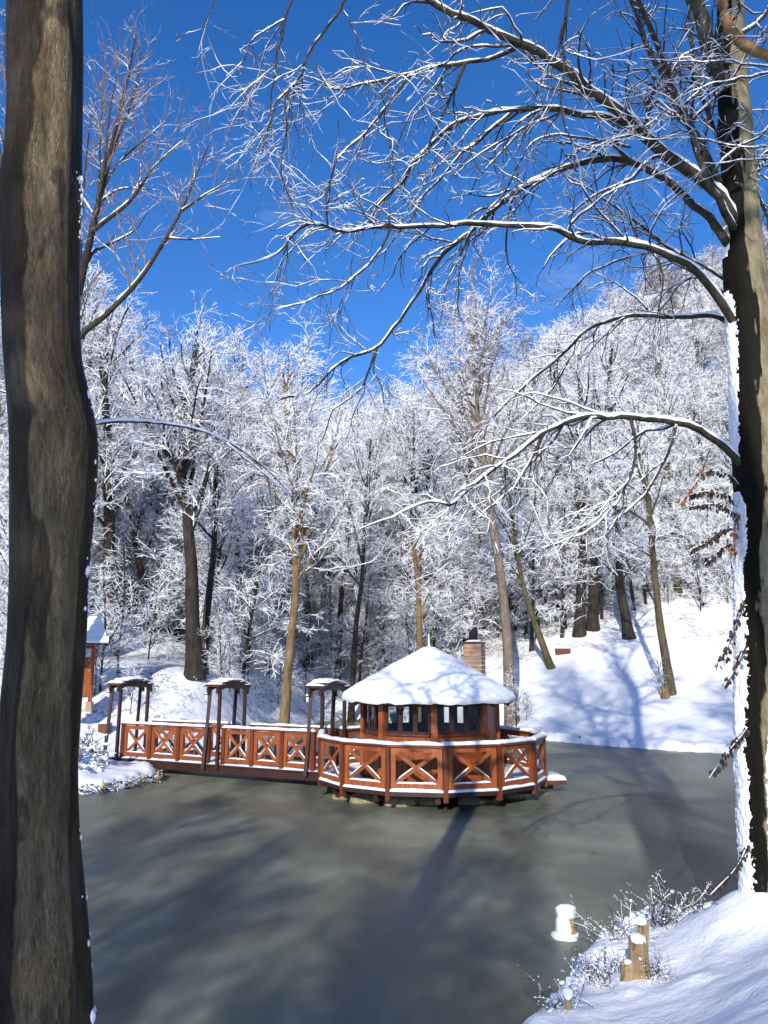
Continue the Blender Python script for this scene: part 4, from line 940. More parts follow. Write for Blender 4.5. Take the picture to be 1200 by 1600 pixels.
# trees at the viewer's back, whose branches shade the near ice
for i, (x, y, s, k) in enumerate([(-8.5, -13, .66, 0), (-4.6, -8.0, .60, 2), (-10, -9, .62, 1), (-7.6, -6.5, .5, 4), (5.6, -5.0, 1.0, 3), (9.5, -3.0, 1.0, 1), (14.0, -6.0, .9, 0), (1.7, -4.2, 1.3, 5)]):
    put((big + tall)[k], x, y, s, fr.uniform(0, 6) if s < .9 else i * .7, 'bare tree on the near bank behind the viewpoint', 'tree', 'trees behind the viewpoint')

# ------------------------------------------------------------------ the big near trunk on the left
left_edge = [(-80, 0, 136), (0, 14, 128), (120, 12, 127), (250, 10, 125), (300, 5, 125), (400, 5, 124), (500, 7, 124), (560, 9, 126), (620, 14, 140), (680, 19, 153), (750, 20, 150), (900, 20, 138), (1000, 16, 135), (1100, 5, 127), (1200, 0, 121), (1300, 0, 123), (1400, 0, 132), (1500, -4, 140), (1600, -6, 146), (1720, -16, 158), (1850, -45, 190)]
LYY = 3.2
ctr = np.array([at_y((l + r) / 2, y, LYY) for y, l, r in left_edge]); rad_ = np.array([(np.linalg.norm(at_y(r, y, LYY) - at_y(l, y, LYY))) / 2 for y, l, r in left_edge])
order = np.argsort(ctr[:, 2]); ctr = ctr[order]; rad_ = rad_[order]
lt_z = zland(ctr[0, 0], LYY) - 0.15
Kz = 430; zz = np.linspace(lt_z, ctr[-1, 2] + 0.0, Kz)
cx = np.interp(zz, ctr[:, 2], ctr[:, 0]); rr = np.interp(zz, ctr[:, 2], rad_)
ker = np.hanning(17); ker /= ker.sum()
sm = lambda a: np.convolve(np.pad(a, 8, mode='edge'), ker, mode='valid')
cx, rr = sm(cx), sm(rr)
# the trunk goes on above the picture
zt = np.linspace(zz[-1] + 0.03, zz[-1] + 3.2, 40); zz = np.concatenate([zz, zt]); cx = np.concatenate([cx, cx[-1] - 0.16 * (zt - zt[0]) ** 1.6]); rr = np.concatenate([rr, rr[-1] * (1 - 0.27 * (zt - zt[0]))]); Kz = len(zz)
nA = 150; ang = np.arange(nA) / nA * 2 * np.pi           # u=0.5 looks at the camera side (-Y)
AA, ZZ = np.meshgrid(ang, zz); 
dirx = -np.sin(AA); diry = np.cos(AA)                     # a=pi -> (0,-1)
fl = 0.040 * np.sin(7 * AA + 2.2 * fbm(ZZ * 0.7, 1.0, 5) * 4) + 0.05 * fbm(dirx * 2.2, diry * 2.2, ZZ * 0.8, 4) + 0.035 * fbm(dirx * 7, diry * 7, ZZ * 1.6, 3)
burl = 0.10 * np.exp(-((ZZ - at_y(60, 300, LYY)[2]) / 0.12) ** 2) * np.clip(np.cos(AA - 2.6), 0, 1)
RRm = rr[:, None] * .945 * (1 + fl + burl * 0.6)
V = np.stack([cx[:, None] + RRm * dirx, LYY + RRm * diry, ZZ], -1).reshape(-1, 3)
idx = np.arange(Kz * nA).reshape(Kz, nA); a0 = idx[:-1]; a1 = np.roll(a0, -1, axis=1); b0 = idx[1:]; b1 = np.roll(b0, -1, axis=1)
Qd = np.stack([a0, a1, b1, b0], -1).reshape(-1, 4)
ltr = empty('near_tree', (float(cx[0]), LYY, float(lt_z)), 'big wet fluted tree trunk close to the viewer along the left edge', 'tree')
V = V - np.array([cx[0], LYY, lt_z])
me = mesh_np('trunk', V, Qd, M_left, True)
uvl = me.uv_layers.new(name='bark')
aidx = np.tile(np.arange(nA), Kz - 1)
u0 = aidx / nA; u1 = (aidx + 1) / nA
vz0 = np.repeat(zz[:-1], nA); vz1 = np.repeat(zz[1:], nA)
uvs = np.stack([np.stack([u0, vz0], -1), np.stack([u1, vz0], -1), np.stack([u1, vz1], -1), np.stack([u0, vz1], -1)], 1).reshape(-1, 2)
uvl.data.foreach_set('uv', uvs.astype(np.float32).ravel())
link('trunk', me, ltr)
# limbs and crown above the picture
nrn = np.random.default_rng(19); ntop = np.stack([cx[-70:] - cx[0], np.zeros(70), zz[-70:] - lt_z], 1)
NP, NR = children(ntop[None], rr[None, -70:], np.zeros(9, int), np.array([.45, .55, .62, .7, .78, .85, .9, .97, 1.0]), nrn.normal(.8, .2, 9), nrn.uniform(2.2, 3.6, 9), 9, nrn, .12, .05, .8, .5, .02, .25)
link('limbs', mesh_np('limbs', *tubes(NP, NR, 7), M_bark_near, True), ltr); ntw = twig_sets(NP, NR, nrn, 2.6, 3.0, 3.0, 1.3, .6, .25, .004, .8, -.02, .25)
link('crown', mesh_np('crown', *join([tubes(p_, r_, 3) for p_, r_ in ntw]), M_twig), ltr)['kind'] = 'stuff'
# snow crumbs stuck to the trunk's edges
cr = MB(); crn = np.random.default_rng(3)
def crumb(mb, p, s, rnd_, n=7):
    rings = []
    k = 5; V_ = []
    for i in range(k + 1):
        ph = math.pi * i / k
        for j in range(n):
            a = 2 * math.pi * j / n; q = 1 + rnd_.normal(0, 0.16); V_.append((p[0] + s[0] * q * math.sin(ph) * math.cos(a), p[1] + s[1] * q * math.sin(ph) * math.sin(a), p[2] + s[2] * q * math.cos(ph)))
    mb.add(V_, [(i * n + j, (i + 1) * n + j, (i + 1) * n + (j + 1) % n, i * n + (j + 1) % n) for i in range(k) for j in range(n)])
def on_trunk(z, a):
    i = int(np.argmin(np.abs(zz - z))); j = int(a / (2 * math.pi) * nA) % nA; return V[i * nA + j]
for _ in range(110):
    z = crn.choice([crn.uniform(1.0, 2.6), crn.uniform(3.3, 4.4), crn.uniform(5.0, 5.35)]); a = crn.normal(math.radians(280), 0.10); s = crn.uniform(0.003, 0.012) * crn.uniform(.5, 1.2)
    crumb(cr, on_trunk(z, a), (s, s, s * crn.uniform(1, 2.2)), crn)
for _ in range(9):
    crumb(cr, on_trunk(at_y(8, 315, LYY)[2] + crn.normal(0, 0.04), math.radians(100) + crn.normal(0, 0.08)), (0.018, 0.016, 0.024), crn)
cr.build('snow_crumbs', M_snow, ltr, True)['kind'] = 'stuff'
# the branch that leaves the trunk and arches over the pond
def px3(q, Y): return np.array([at_y(x, y, Y + dy) for x, y, dy in q])
q = px3([(120, 672, 0), (155, 661, .15), (200, 658, .35), (255, 662, .6), (310, 672, .8), (355, 690, 1.0), (400, 720, 1.2), (432, 748, 1.35), (455, 775, 1.4)], LYY) - np.array(ltr.location)
q2 = px3([(345, 686, 1.0), (385, 718, 1.0), (420, 745, 1.05), (438, 760, 1.1)], LYY) - np.array(ltr.location)
bp = np.stack([resample(q, 30), resample(q2, 30)]); brr = np.stack([np.linspace(.0095, .003, 30), np.linspace(.005, .002, 30)])
link('branch', mesh_np('branch', *tubes(bp, brr, 8), M_bark_near, True), ltr)
tw = twig_sets(bp, brr, np.random.default_rng(5), 3.0, 6, 8, .28, .13, .07, .0016, 0.8, -.05, 0.55)
link('twigs', mesh_np('twigs', *join([tubes(p_, r_, 4) for p_, r_ in tw]), M_twig_near), ltr)['kind'] = 'stuff'
link('branch_snow', mesh_np('branch_snow', *join([snow_on(bp, brr, rng, .9, 1.0, .003, 6)] + [snow_on(p_, r_, rng, .6, 1, .0015, 4) for p_, r_ in tw[:2]]), M_snow, True), ltr)['kind'] = 'stuff'

# ------------------------------------------------------------------ the beech on the right bank that fills the sky with snowy branches
RY = 8.4
rb_ = at_y(1213, 1445, RY); rbz = zland(rb_[0], RY)
rt = empty('beech_tree', (rb_[0], RY, rbz - 0.45), 'large beech along the right edge with snow plastered trunk and long snowy branches', 'tree')
RO = np.array(rt.location)
tr_c = [(1220, 1560, 0), (1216, 1500, 0), (1213, 1430, 0), (1206, 1350, 0), (1199, 1250, 0), (1194, 1150, 0), (1192, 1000, 0), (1190, 880, 0), (1186, 780, 0), (1180, 680, 0), (1176, 580, .05), (1170, 500, .1), (1163, 420, .15), (1158, 340, .2), (1154, 260, .2), (1148, 180, .25), (1143, 100, .3), (1141, 0, .35), (1138, -160, .4), (1136, -360, .4)]
tr_w = [85, 66, 54, 45, 42, 41, 40, 38, 36, 36, 34, 33, 32, 28, 26, 25, 22, 20, 18, 14]      # half widths in photo pixels
TP = px3(tr_c, RY); TRr = np.array([np.linalg.norm(at_y(x + w_, y, RY) - at_y(x, y, RY)) for (x, y, _), w_ in zip(tr_c, tr_w)])
KT = 360; tp = resample(TP, KT); Ls = np.concatenate([[0], np.cumsum(np.linalg.norm(np.diff(TP, axis=0), axis=1))]); sT = np.linspace(0, Ls[-1], KT); trr = np.interp(sT, Ls, TRr)
nT = 96; Vt, Qt = tubes(tp - RO, trr, nT, ref=(0, 1.0, 0))
Cc = np.repeat(tp - RO, nT, axis=0); dd = Vt - Cc; dn = norm(dd)
amp = 1 + 0.16 * fbm(dn[:, 0] * 1.8, dn[:, 1] * 1.8, Vt[:, 2] * 0.9, 4) + 0.07 * fbm(dn[:, 0] * 6, dn[:, 1] * 6, Vt[:, 2] * 2.5, 3)
Vt = Cc + dd * amp[:, None]
def mat_beech():
    t = NT('beech_bark'); c = t.coord('Object', (1, 1, 0.35)); c2 = t.coord('Object')
    n1 = t.noise(c, 9, 5, 0.6); n2 = t.noise(c2, 1.3, 4, 0.6, 0.4); n3 = t.noise(c2, 40, 4, 0.7)
    g_ = t.n('ShaderNodeNewGeometry'); sx = t.n('ShaderNodeSeparateXYZ'); t.l(g_.outputs['Normal'], sx.inputs[0])
    dry = t.ramp(t.math('ADD', n1, t.math('MULTIPLY', n3, 0.3)), [(0.42, (0.10, 0.085, 0.045)), (0.78, (0.27, 0.235, 0.145))])
    # the windward (left) side is darkened nearly to black
    so = t.n('ShaderNodeSeparateXYZ'); t.l(c2, so.inputs[0])
    hgt = t.ramp(t.math('MULTIPLY', so.outputs[2], 0.1), [(0.0, 0.27), (0.36, 0.27), (0.46, 0.05), (0.70, 0.08), (0.84, 0.16), (1.0, 0.16)])
    wet = t.ramp(t.math('ADD', t.math('SUBTRACT', t.math('ADD', 0.5, t.math('MULTIPLY', sx.outputs[0], -0.62)), hgt), t.math('ADD', t.math('MULTIPLY', t.math('SUBTRACT', n2, 0.5), 0.5), t.math('MULTIPLY', t.math('SUBTRACT', n1, 0.5), 0.3))), [(0.50, 0.0), (0.56, 1.0)])
    base = t.mix(t.math('MULTIPLY', wet, 0.985), dry, (0.007, 0.0065, 0.005))
    t.bump(t.math('ADD', n1, t.math('MULTIPLY', n3, 0.5)), 0.6, 0.02)
    return t.set(Base_Color=base, Roughness=t.mix(wet, (0.8, 0.8, 0.8), (0.6, 0.6, 0.6)), Specular_IOR_Level=0.05)
M_beech = mat_beech()
link('trunk', mesh_np('trunk', Vt, Qt, M_beech, True), rt)
def limb(q, ra, rb2, K=56):
    W = px3(q, RY) - RO
    ax = np.array([np.interp(W[0, 2] - .12, tp[:, 2] - RO[2], tp[:, k] - RO[k]) for k in range(3)])
    if np.linalg.norm((W[0] - ax)[:2]) < .75 and q[0][0] < 1200: W = np.concatenate([ax[None], W[1:]]) if np.linalg.norm(W[1] - ax) > .2 else np.concatenate([ax[None], W[2:]])
    return resample(W, K), np.linspace(ra, rb2, K)
LS = [  # traced limbs: (x, y in the photograph, metres in front of (-) or behind (+) the trunk)
 ([(1150, 345, 0), (1118, 300, -.1), (1060, 258, -.3), (1000, 205, -.5), (940, 153, -.7), (880, 108, -.9), (830, 78, -1.1), (760, 42, -1.4), (690, 8, -1.7), (610, -50, -2.0)], .085, .030),
 ([(990, 203, -.5), (940, 185, -.4), (870, 170, -.3), (800, 172, -.2), (750, 182, -.1), (691, 207, .1), (649, 248, .2), (632, 280, .3), (610, 302, .4), (587, 329, .5), (576, 352, .5)], .045, .014),
 ([(808, 74, -1.1), (780, 86, -1.0), (740, 94, -.9), (672, 105, -.8), (641, 116, -.7), (579, 128, -.6), (540, 138, -.6), (517, 138, -.6), (500, 120, -.6)], .030, .008),
 ([(650, 113, -.75), (637, 124, -.8), (598, 167, -.9), (571, 205, -1.0), (540, 232, -1.0), (525, 252, -1.0), (512, 300, -1.0), (486, 318, -1.0)], .022, .006),
 ([(835, 78, -1.1), (800, 70, -1.2), (760, 72, -1.3), (715, 82, -1.4), (690, 100, -1.4), (655, 112, -1.4), (630, 118, -1.5)], .020, .008),
 ([(1150, 395, 0), (1115, 352, .1), (1080, 318, .3), (1040, 280, .4), (990, 255, .5), (955, 248, .6), (910, 255, .7), (860, 272, .8), (810, 298, .9), (775, 325, 1.0), (745, 352, 1.1), (726, 366, 1.1), (687, 403, 1.2), (660, 446, 1.3), (633, 492, 1.4), (610, 519, 1.5), (587, 546, 1.5), (548, 558, 1.6), (509, 589, 1.6), (470, 616, 1.7), (420, 632, 1.8)], .060, .012),
 ([(588, 546, 1.5), (575, 580, 1.5), (563, 605, 1.5), (535, 628, 1.5), (520, 642, 1.5), (508, 672, 1.5), (500, 690, 1.5)], .022, .007), ([(588, 548, 1.5), (582, 580, 1.4), (592, 605, 1.4), (600, 640, 1.3), (620, 660, 1.2)], .014, .005),
 ([(1158, 520, 0), (1138, 492, 0), (1118, 460, -.1), (1090, 425, -.2), (1058, 405, -.3), (1030, 395, -.4), (980, 382, -.5), (940, 376, -.6), (900, 374, -.7), (868, 358, -.8), (820, 352, -.9), (775, 346, -1.0), (740, 350, -1.1), (668, 353, -1.2), (610, 355, -1.3), (571, 360, -1.4), (540, 363, -1.5), (494, 352, -1.6), (470, 358, -1.6), (432, 392, -1.7), (401, 407, -1.8), (366, 417, -1.9)], .056, .008),
 ([(1160, 520, 0), (1122, 496, .2), (1050, 494, .5), (980, 494, .8), (930, 510, 1.0), (890, 543, 1.1), (837, 589, 1.3), (806, 618, 1.4), (770, 650, 1.5), (735, 690, 1.6)], .040, .010),
 ([(1170, 745, 0), (1143, 708, -.1), (1112, 683, -.2), (1070, 664, -.4), (1020, 655, -.6), (960, 650, -.8), (905, 655, -1.0), (850, 675, -1.2), (815, 695, -1.3), (780, 728, -1.5), (735, 762, -1.6), (700, 790, -1.8), (680, 783, -1.8), (650, 787, -1.9), (602, 813, -2.0), (562, 827, -2.1)], .052, .006),
 ([(985, 652, -.7), (990, 690, -.8), (988, 732, -.8), (961, 780, -.9), (925, 827, -1.0), (889, 845, -1.1), (845, 858, -1.1)], .020, .007),
 ([(850, 676, -1.2), (830, 710, -1.2), (800, 760, -1.3), (770, 790, -1.4), (740, 815, -1.5)], .020, .006),
 ([(1143, 300, 0), (1092, 228, .2), (1062, 165, .3), (1037, 120, .4), (1012, 70, .5), (985, 0, .6), (960, -70, .7)], .055, .03), ([(1146, 350, 0), (1122, 320, -.2), (1095, 255, -.3), (1067, 178, -.4), (1045, 120, -.5), (1022, 62, -.6), (1000, 10, -.6), (980, -60, -.7)], .05, .028),
 ([(1135, 140, .2), (1118, 100, .1), (1102, 50, 0), (1085, 0, 0), (1070, -60, -.1)], .115, .09), ([(1142, 260, 0), (1110, 180, .5), (1085, 110, .8), (1080, 40, 1.0), (1060, -60, 1.2)], .04, .02),
 ([(890, -40, -1.2), (888, 20, -1.2), (880, 60, -1.2), (883, 118, -1.2), (880, 160, -1.2), (884, 200, -1.2), (900, 232, -1.2)], .026, .008), 
 ([(470, -40, -1.0), (455, 0, -1.0), (446, 32, -1.0), (436, 80, -1.0), (424, 138, -1.0), (420, 186, -1.0), (410, 236, -1.0)], .020, .005), ([(555, -30, -1.2), (540, 0, -1.2), (517, 36, -1.2), (486, 80, -1.2), (470, 124, -1.2), (447, 156, -1.2), (446, 217, -1.2), (440, 264, -1.2), (447, 290, -1.2), (460, 330, -1.2)], .022, .005),
 ([(446, 30, -1.0), (420, 48, -1.0), (397, 62, -1.0), (378, 97, -1.0), (350, 120, -1.0)], .011, .004), ([(470, 124, -1.2), (450, 145, -1.2), (428, 170, -1.2), (418, 205, -1.2), (410, 240, -1.2)], .011, .004), ([(340, -20, -1.0), (332, 5, -1.0), (312, 54, -1.0)], .009, .004), ([(535, 14, -1.2), (555, 50, -1.2), (568, 90, -1.2), (585, 125, -1.2)], .008, .004),
 ([(726, 100, -.9), (712, 135, -.9), (695, 170, -.9), (680, 206, -.9), (672, 240, -.9)], .026, .010), ([(985, 230, .5), (900, 215, .5), (833, 221, .5), (790, 300, .5), (760, 330, .5)], .018, .010), ([(800, 175, .0), (760, 209, .1), (711, 256, .1), (668, 298, .1), (652, 330, .1), (640, 355, .1)], .024, .009),
 ([(885, 370, -.7), (900, 345, -.8), (940, 310, -.8), (980, 290, -.9), (1020, 275, -.9)], .018, .006), ([(735, 352, 1.1), (720, 400, 1.1), (700, 440, 1.0), (690, 500, 1.0)], .014, .005), ([(610, 356, -1.3), (600, 380, -1.3), (570, 420, -1.3), (530, 450, -1.3), (470, 472, -1.3), (425, 487, -1.3)], .016, .005),
 ([(1210, 112, -.7), (1160, 122, -.9), (1120, 133, -1.0), (1070, 150, -1.1), (1010, 195, -1.1)], .016, .006), ([(1210, 232, -.7), (1160, 232, -.8), (1110, 222, -.9), (1050, 215, -1.0), (1000, 212, -1.0)], .014, .005), ([(1210, 106, -.6), (1150, 100, -.8), (1120, 96, -.8), (1060, 95, -.9), (1000, 92, -1.0)], .014, .005), ([(1215, 250, -.6), (1150, 255, -.8), (1100, 256, -.9)], .014, .006),
 ([(1220, 200, .3), (1190, 255, .2), (1165, 285, .0)], .022, .03), ([(1215, -10, .2), (1190, 30, .2), (1160, 52, .2)], .03, .03), ([(960, 252, .6), (940, 300, .6), (900, 330, .6), (870, 340, .6)], .012, .005), ([(1020, 395, -.4), (1035, 430, -.5), (1030, 480, -.5), (1020, 540, -.6)], .014, .005),
 ([(1148, 470, 0), (1110, 440, .5), (1060, 400, .9), (1000, 350, 1.3), (940, 310, 1.6), (880, 270, 1.9)], .035, .012), ([(1150, 430, 0), (1100, 415, .6), (1040, 392, 1.1), (980, 402, 1.5), (920, 430, 1.8), (870, 480, 2.0)], .03, .010), ([(890, 560, 1.1), (860, 610, 1.2), (810, 660, 1.3)], .015, .006),
 ([(1165, 220, .4), (1190, 320, .7), (1225, 380, 1.0)], .03, .02), ([(1175, 640, 0), (1200, 610, -.1), (1240, 560, -.3)], .04, .03)]
lps, lrs = [], []
for qq, ra, rb2 in LS:
    p_, r_ = limb(qq, ra, rb2); w_ = fbm(p_[:, 0] * 2.2, p_[:, 1] * 2.2, p_[:, 2] * 2.2 + 5, 3)
    p_ = p_ + np.stack([fbm(p_[:, 2] * 3, p_[:, 0] * 3, 1.0, 3), fbm(p_[:, 0] * 3, p_[:, 2] * 3, 4.0, 3), fbm(p_[:, 0] * 3, p_[:, 1] * 3, 8.0, 3)], 1) * 0.10 * np.minimum(1, np.arange(len(p_)) / 6)[:, None]
    r_ = r_ * .86 * (1 + 0.45 * w_); lps.append(p_); lrs.append(r_)
LP = np.stack(lps); LR = np.stack(lrs)
for i in range(len(LP)):
    lo = link('limb', mesh_np('limb', *tubes(LP[i:i + 1], LR[i:i + 1], 9), M_bark_near, True), rt)
    link('limb_snow', mesh_np('limb_snow', *snow_on(LP[i:i + 1], LR[i:i + 1], rng, .80, .86, .004, 8), M_snow, True), lo)
trn = np.random.default_rng(77)
tw = twig_sets(LP, LR, trn, 4.8, 5.6, 7.5, 1.25, 0.42, 0.11, .0016, 0.8, -0.055, 0.20, 0.0, .24)
link('twigs', mesh_np('twigs', *join([tubes(p_, r_, 4) for p_, r_ in tw]), M_twig_near), rt)['kind'] = 'stuff'
link('twig_snow', mesh_np('twig_snow', *join([snow_on(tw[0][0], tw[0][1], trn, .72, .95, .0022, 5), snow_on(tw[1][0], tw[1][1], trn, .6, 1.0, .0018, 4), snow_on(tw[2][0], tw[2][1], trn, .5, 1.2, .0024, 4)]), M_snow, True), rt)['kind'] = 'stuff'
lrn0 = np.random.default_rng(62)
# snow plastered on the windward side of the trunk: a thick feathered crust following the bark
def crust(z0, z1, a_c, a_w, thick, seed, name='trunk_snow', ragged=0.35):
    sel = np.where((tp[:, 2] >= z0) & (tp[:, 2] <= z1))[0]; m = 26; V_ = []
    m = 54; zf = np.linspace(z0, z1, int((z1 - z0) / 0.012)); nz_ = len(zf)
    c_ = np.stack([np.interp(zf, tp[:, 2], tp[:, k]) for k in range(3)], 1) - RO; r_ = np.interp(zf, tp[:, 2], trr)
    e_ = np.clip(np.minimum((zf - z0) / 0.2, (z1 - zf) / 0.2), 0, 1)
    cc = a_c + 0.35 * fbm(zf * 1.3 + seed, 4.0, 2.0, 3)
    S_ = np.linspace(-1.5, 1.5, m + 1)[None]; A_ = cc[:, None] + S_ * a_w; Zg = np.repeat(zf[:, None], m + 1, 1)
    soft = 1 - np.abs(S_) ** 2.2 / (0.4 + 0.8 * e_[:, None] + ragged * 1.6 * fbm(Zg * 6 + seed, A_ * 2, 2.0, 4))
    dnx, dny = np.cos(A_), np.sin(A_)
    bark = 0.16 * fbm(dnx * 1.8, dny * 1.8, (Zg - RO[2]) * 0.9, 4) + 0.07 * fbm(dnx * 6, dny * 6, (Zg - RO[2]) * 2.5, 3)
    g1 = fbm(A_ * 10, Zg * 22, seed, 4); g2 = fbm(A_ * 4 + 3, Zg * 60, seed + 2, 3)
    th = thick * (np.clip(soft, -1.2, 1) * 0.75 + 1.15 * g1 + 0.6 * g2 - 0.05)
    th = np.where(th > 0, th + .004, th * 1.5 - .006) 
    RR_ = r_[:, None] * (1 + bark) + th
    V_ = np.stack([c_[:, :1] + RR_ * dnx, c_[:, 1:2] + RR_ * dny, np.repeat((zf - RO[2])[:, None], m + 1, 1)], -1).reshape(-1, 3)
    n_ = m + 1
    ig = np.arange(nz_ * n_).reshape(nz_, n_); F_ = np.stack([ig[:-1, :-1], ig[:-1, 1:], ig[1:, 1:], ig[1:, :-1]], -1).reshape(-1, 4); keep = (th.ravel()[F_] > -0.004).any(1); F_ = F_[keep]
    return link(name, mesh_np(name, np.array(V_), np.array(F_), M_snow, True), rt)
def zpx(y): return float(at_y(1160, y, RY)[2])
A180 = math.radians(183)
crust(zpx(1480), zpx(880), A180 - .06, .52, .026, 1.0); crust(zpx(905), zpx(770), A180 - .06, .48, .026, 4.0); crust(zpx(715), zpx(450), A180 - .10, .46, .024, 9.0); crust(zpx(395), zpx(325), A180, .32, .02, 12.0); crust(zpx(1440), zpx(1130), math.radians(258), .26, .022, 15.0, ragged=.9)
# the crown goes on above the picture and shades the ice and the far bank
urn = np.random.default_rng(90); nu = 22
ut = urn.uniform(0.0, 1.0, nu); top = resample(np.array([tp[-60] - RO, tp[-1] - RO, tp[-1] - RO + np.array([-.4, .5, 3.0]), tp[-1] - RO + np.array([-.2, 1.0, 6.0])]), 40)
UP, UR = children(top[None], np.linspace(.24, .05, 40)[None], np.zeros(nu, int), ut, urn.normal(.95, .2, nu), urn.uniform(3, 5.5, nu) * (1.1 - .5 * ut), 9, urn, .1, .03, .8, .5, .02, .25)
um, _, _ = trunk_mesh(top, .23, .04, 20, 9, M_bark_near, 0, UP, UR, name='upper_trunk'); link('upper_trunk', um, rt)
utw = twig_sets(UP, UR, urn, 2.6, 3.0, 3.0, 1.6, .7, .25, .004, .8, -.02, .2)
link('upper_crown', mesh_np('upper_crown', *join([tubes(p_, r_, 3) for p_, r_ in utw]), M_twig), rt)['kind'] = 'stuff'
# torn orange limb hanging across the top of the trunk
q = px3([(1120, -60, -.45), (1128, 0, -.5), (1138, 40, -.52), (1158, 66, -.55), (1185, 82, -.6), (1225, 96, -.65)], RY) - RO
tq = resample(q, 24); link('torn_limb', mesh_np('torn_limb', *tubes(tq[None], (np.linspace(.055, .065, 24) * (1 + .5 * fbm(np.arange(24) * .5, 2.0)))[None], 10), M_wood_torn, True), rt)
link('limb_snow', mesh_np('limb_snow', *snow_on(tq[None, 8:], np.full((1, 16), .05), rng, .8, .6, .0, 6), M_snow, True), rt)
# drooping sprays that kept their brown leaves
lp, lr, leaves, oleaves = [], [], [], []
lrn = np.random.default_rng(15)
sprays = [([(1160, 800, 0), (1130, 772, -.1), (1100, 768, -.2), (1072, 775, -.3)], 15, 0), ([(1160, 815, 0), (1130, 790, -.2), (1100, 788, -.3), (1078, 792, -.4)], 14, 0), ([(1165, 835, 0), (1135, 826, .1), (1115, 840, .1), (1095, 852, .2), (1078, 858, .2)], 14, 0), ([(1160, 765, 0), (1140, 742, -.2), (1112, 735, -.3), (1090, 745, -.3)], 10, 0),
          ([(1160, 870, 0), (1140, 850, .2), (1118, 868, .2), (1098, 884, .2)], 12, 0), ([(1170, 915, 0), (1152, 970, -.3), (1140, 1005, -.4), (1128, 1030, -.4), (1112, 1046, -.4)], 15, 0), ([(1172, 990, 0), (1155, 1030, -.3), (1142, 1056, -.35), (1128, 1075, -.4)], 9, 0),
          ([(1172, 1130, 0), (1158, 1150, -.3), (1140, 1172, -.4), (1122, 1196, -.4), (1108, 1216, -.4)], 16, 0), ([(1175, 1300, 0), (1160, 1338, -.2), (1145, 1362, -.3), (1130, 1378, -.35), (1110, 1398, -.4)], 14, 0), ([(1165, 790, 0), (1152, 805, -.1), (1148, 840, -.1), (1150, 870, -.1)], 8, 1), ([(1110, 700, -.4), (1095, 740, -.4), (1075, 770, -.5), (1060, 790, -.5)], 6, 1)]
for qq, nlv, orange in sprays:
    p_ = resample(px3(qq, RY) - RO, 14); lp.append(p_); lr.append(np.linspace(.006, .002, 14))
    for k in range(nlv * 5):
        t_ = lrn.uniform(.25, 1); i = min(int(t_ * 13), 12); base = p_[i] + lrn.normal(0, .016, 3)
        d = norm(np.array([lrn.normal(-.25, .35), lrn.normal(0, .4), -1.0])); ln = lrn.uniform(.042, .075); sd = norm(np.cross(d, lrn.normal(size=3))); nn = np.cross(d, sd); w_ = ln * .26
        leaf = [base, base + d * ln * .35 + sd * w_, base + d * ln * .7 + sd * w_ * .85, base + d * ln, base + d * ln * .7 - sd * w_ * .85, base + d * ln * .35 - sd * w_, base + d * ln * .5 + nn * w_ * .5]
        (oleaves if orange else leaves).append(leaf)
link('leafy_twigs', mesh_np('leafy_twigs', *tubes(np.stack(lp), np.stack(lr), 5), M_twig_near), rt)['kind'] = 'stuff'
link('leafy_twig_snow', mesh_np('leafy_twig_snow', *snow_on(np.stack(lp), np.stack(lr), lrn, .5, 1.0, .003, 5), M_snow, True), rt)['kind'] = 'stuff'
for lst, mt in ((leaves, M_leaf), (oleaves, M_leaf_orange)):
    m = MB()
    for lf in lst: m.add(lf, [(0, 1, 6), (1, 2, 6), (2, 3, 6), (3, 4, 6), (4, 5, 6), (5, 0, 6)])
    m.build('leaves', mt, rt)['kind'] = 'stuff'

# ------------------------------------------------------------------ stumps, brambles, reeds, small things on the banks
def stump_mesh(r, h, seed, split=0.0, n=26, k=12):
    V_ = []
    for i in range(k + 1):
        t_ = i / k
        for j in range(n):
            a = 2 * math.pi * j / n; q = r * (1 + .45 * (1 - t_) ** 3 + .32 * float(fbm(np.array(math.cos(a) * 2 + seed), np.array(math.sin(a) * 2), t_ * 1.2)))
            hh = h * t_ * (1 + (split * float(fbm(np.array(math.cos(a) * 1.5 + seed), np.array(math.sin(a) * 1.5), 3.0)) * 2 if t_ > .4 else 0))
            V_.append((q * math.cos(a), q * math.sin(a), hh))
    V_.append((0, 0, h * (1 - split * .3)))
    F_ = [(i * n + j, i * n + (j + 1) % n, (i + 1) * n + (j + 1) % n, (i + 1) * n + j) for i in range(k) for j in range(n)] + [(k * n + j, k * n + (j + 1) % n, (k + 1) * n) for j in range(n)]
    me = bpy.data.meshes.new('stump_wood'); me.from_pydata(V_, [], F_); return me
def snow_cap(r, h, seed, parent, loc, flat=1.0):
    n, k = 24, 10; V_ = []
    for i in range(k + 1):
        ph = math.pi * i / k
        for j in range(n):
            a = 2 * math.pi * j / n; d = np.array([math.sin(ph) * math.cos(a), math.sin(ph) * math.sin(a), math.cos(ph)])
            q = 1 + .7 * float(fbm(np.array(d[0] * 1.5 + seed), np.array(d[1] * 1.5), d[2] * 1.5)); V_.append((d[0] * r * q, d[1] * r * q, (abs(d[2]) ** .7 * np.sign(d[2])) * h * q))
    F_ = [(i * n + j, (i + 1) * n + j, (i + 1) * n + (j + 1) % n, i * n + (j + 1) % n) for i in range(k) for j in range(n)]
    o = link('snow_cap', mesh_np('snow_cap', np.array(V_), np.array(F_), M_snow, True), parent); o.location = loc; return o
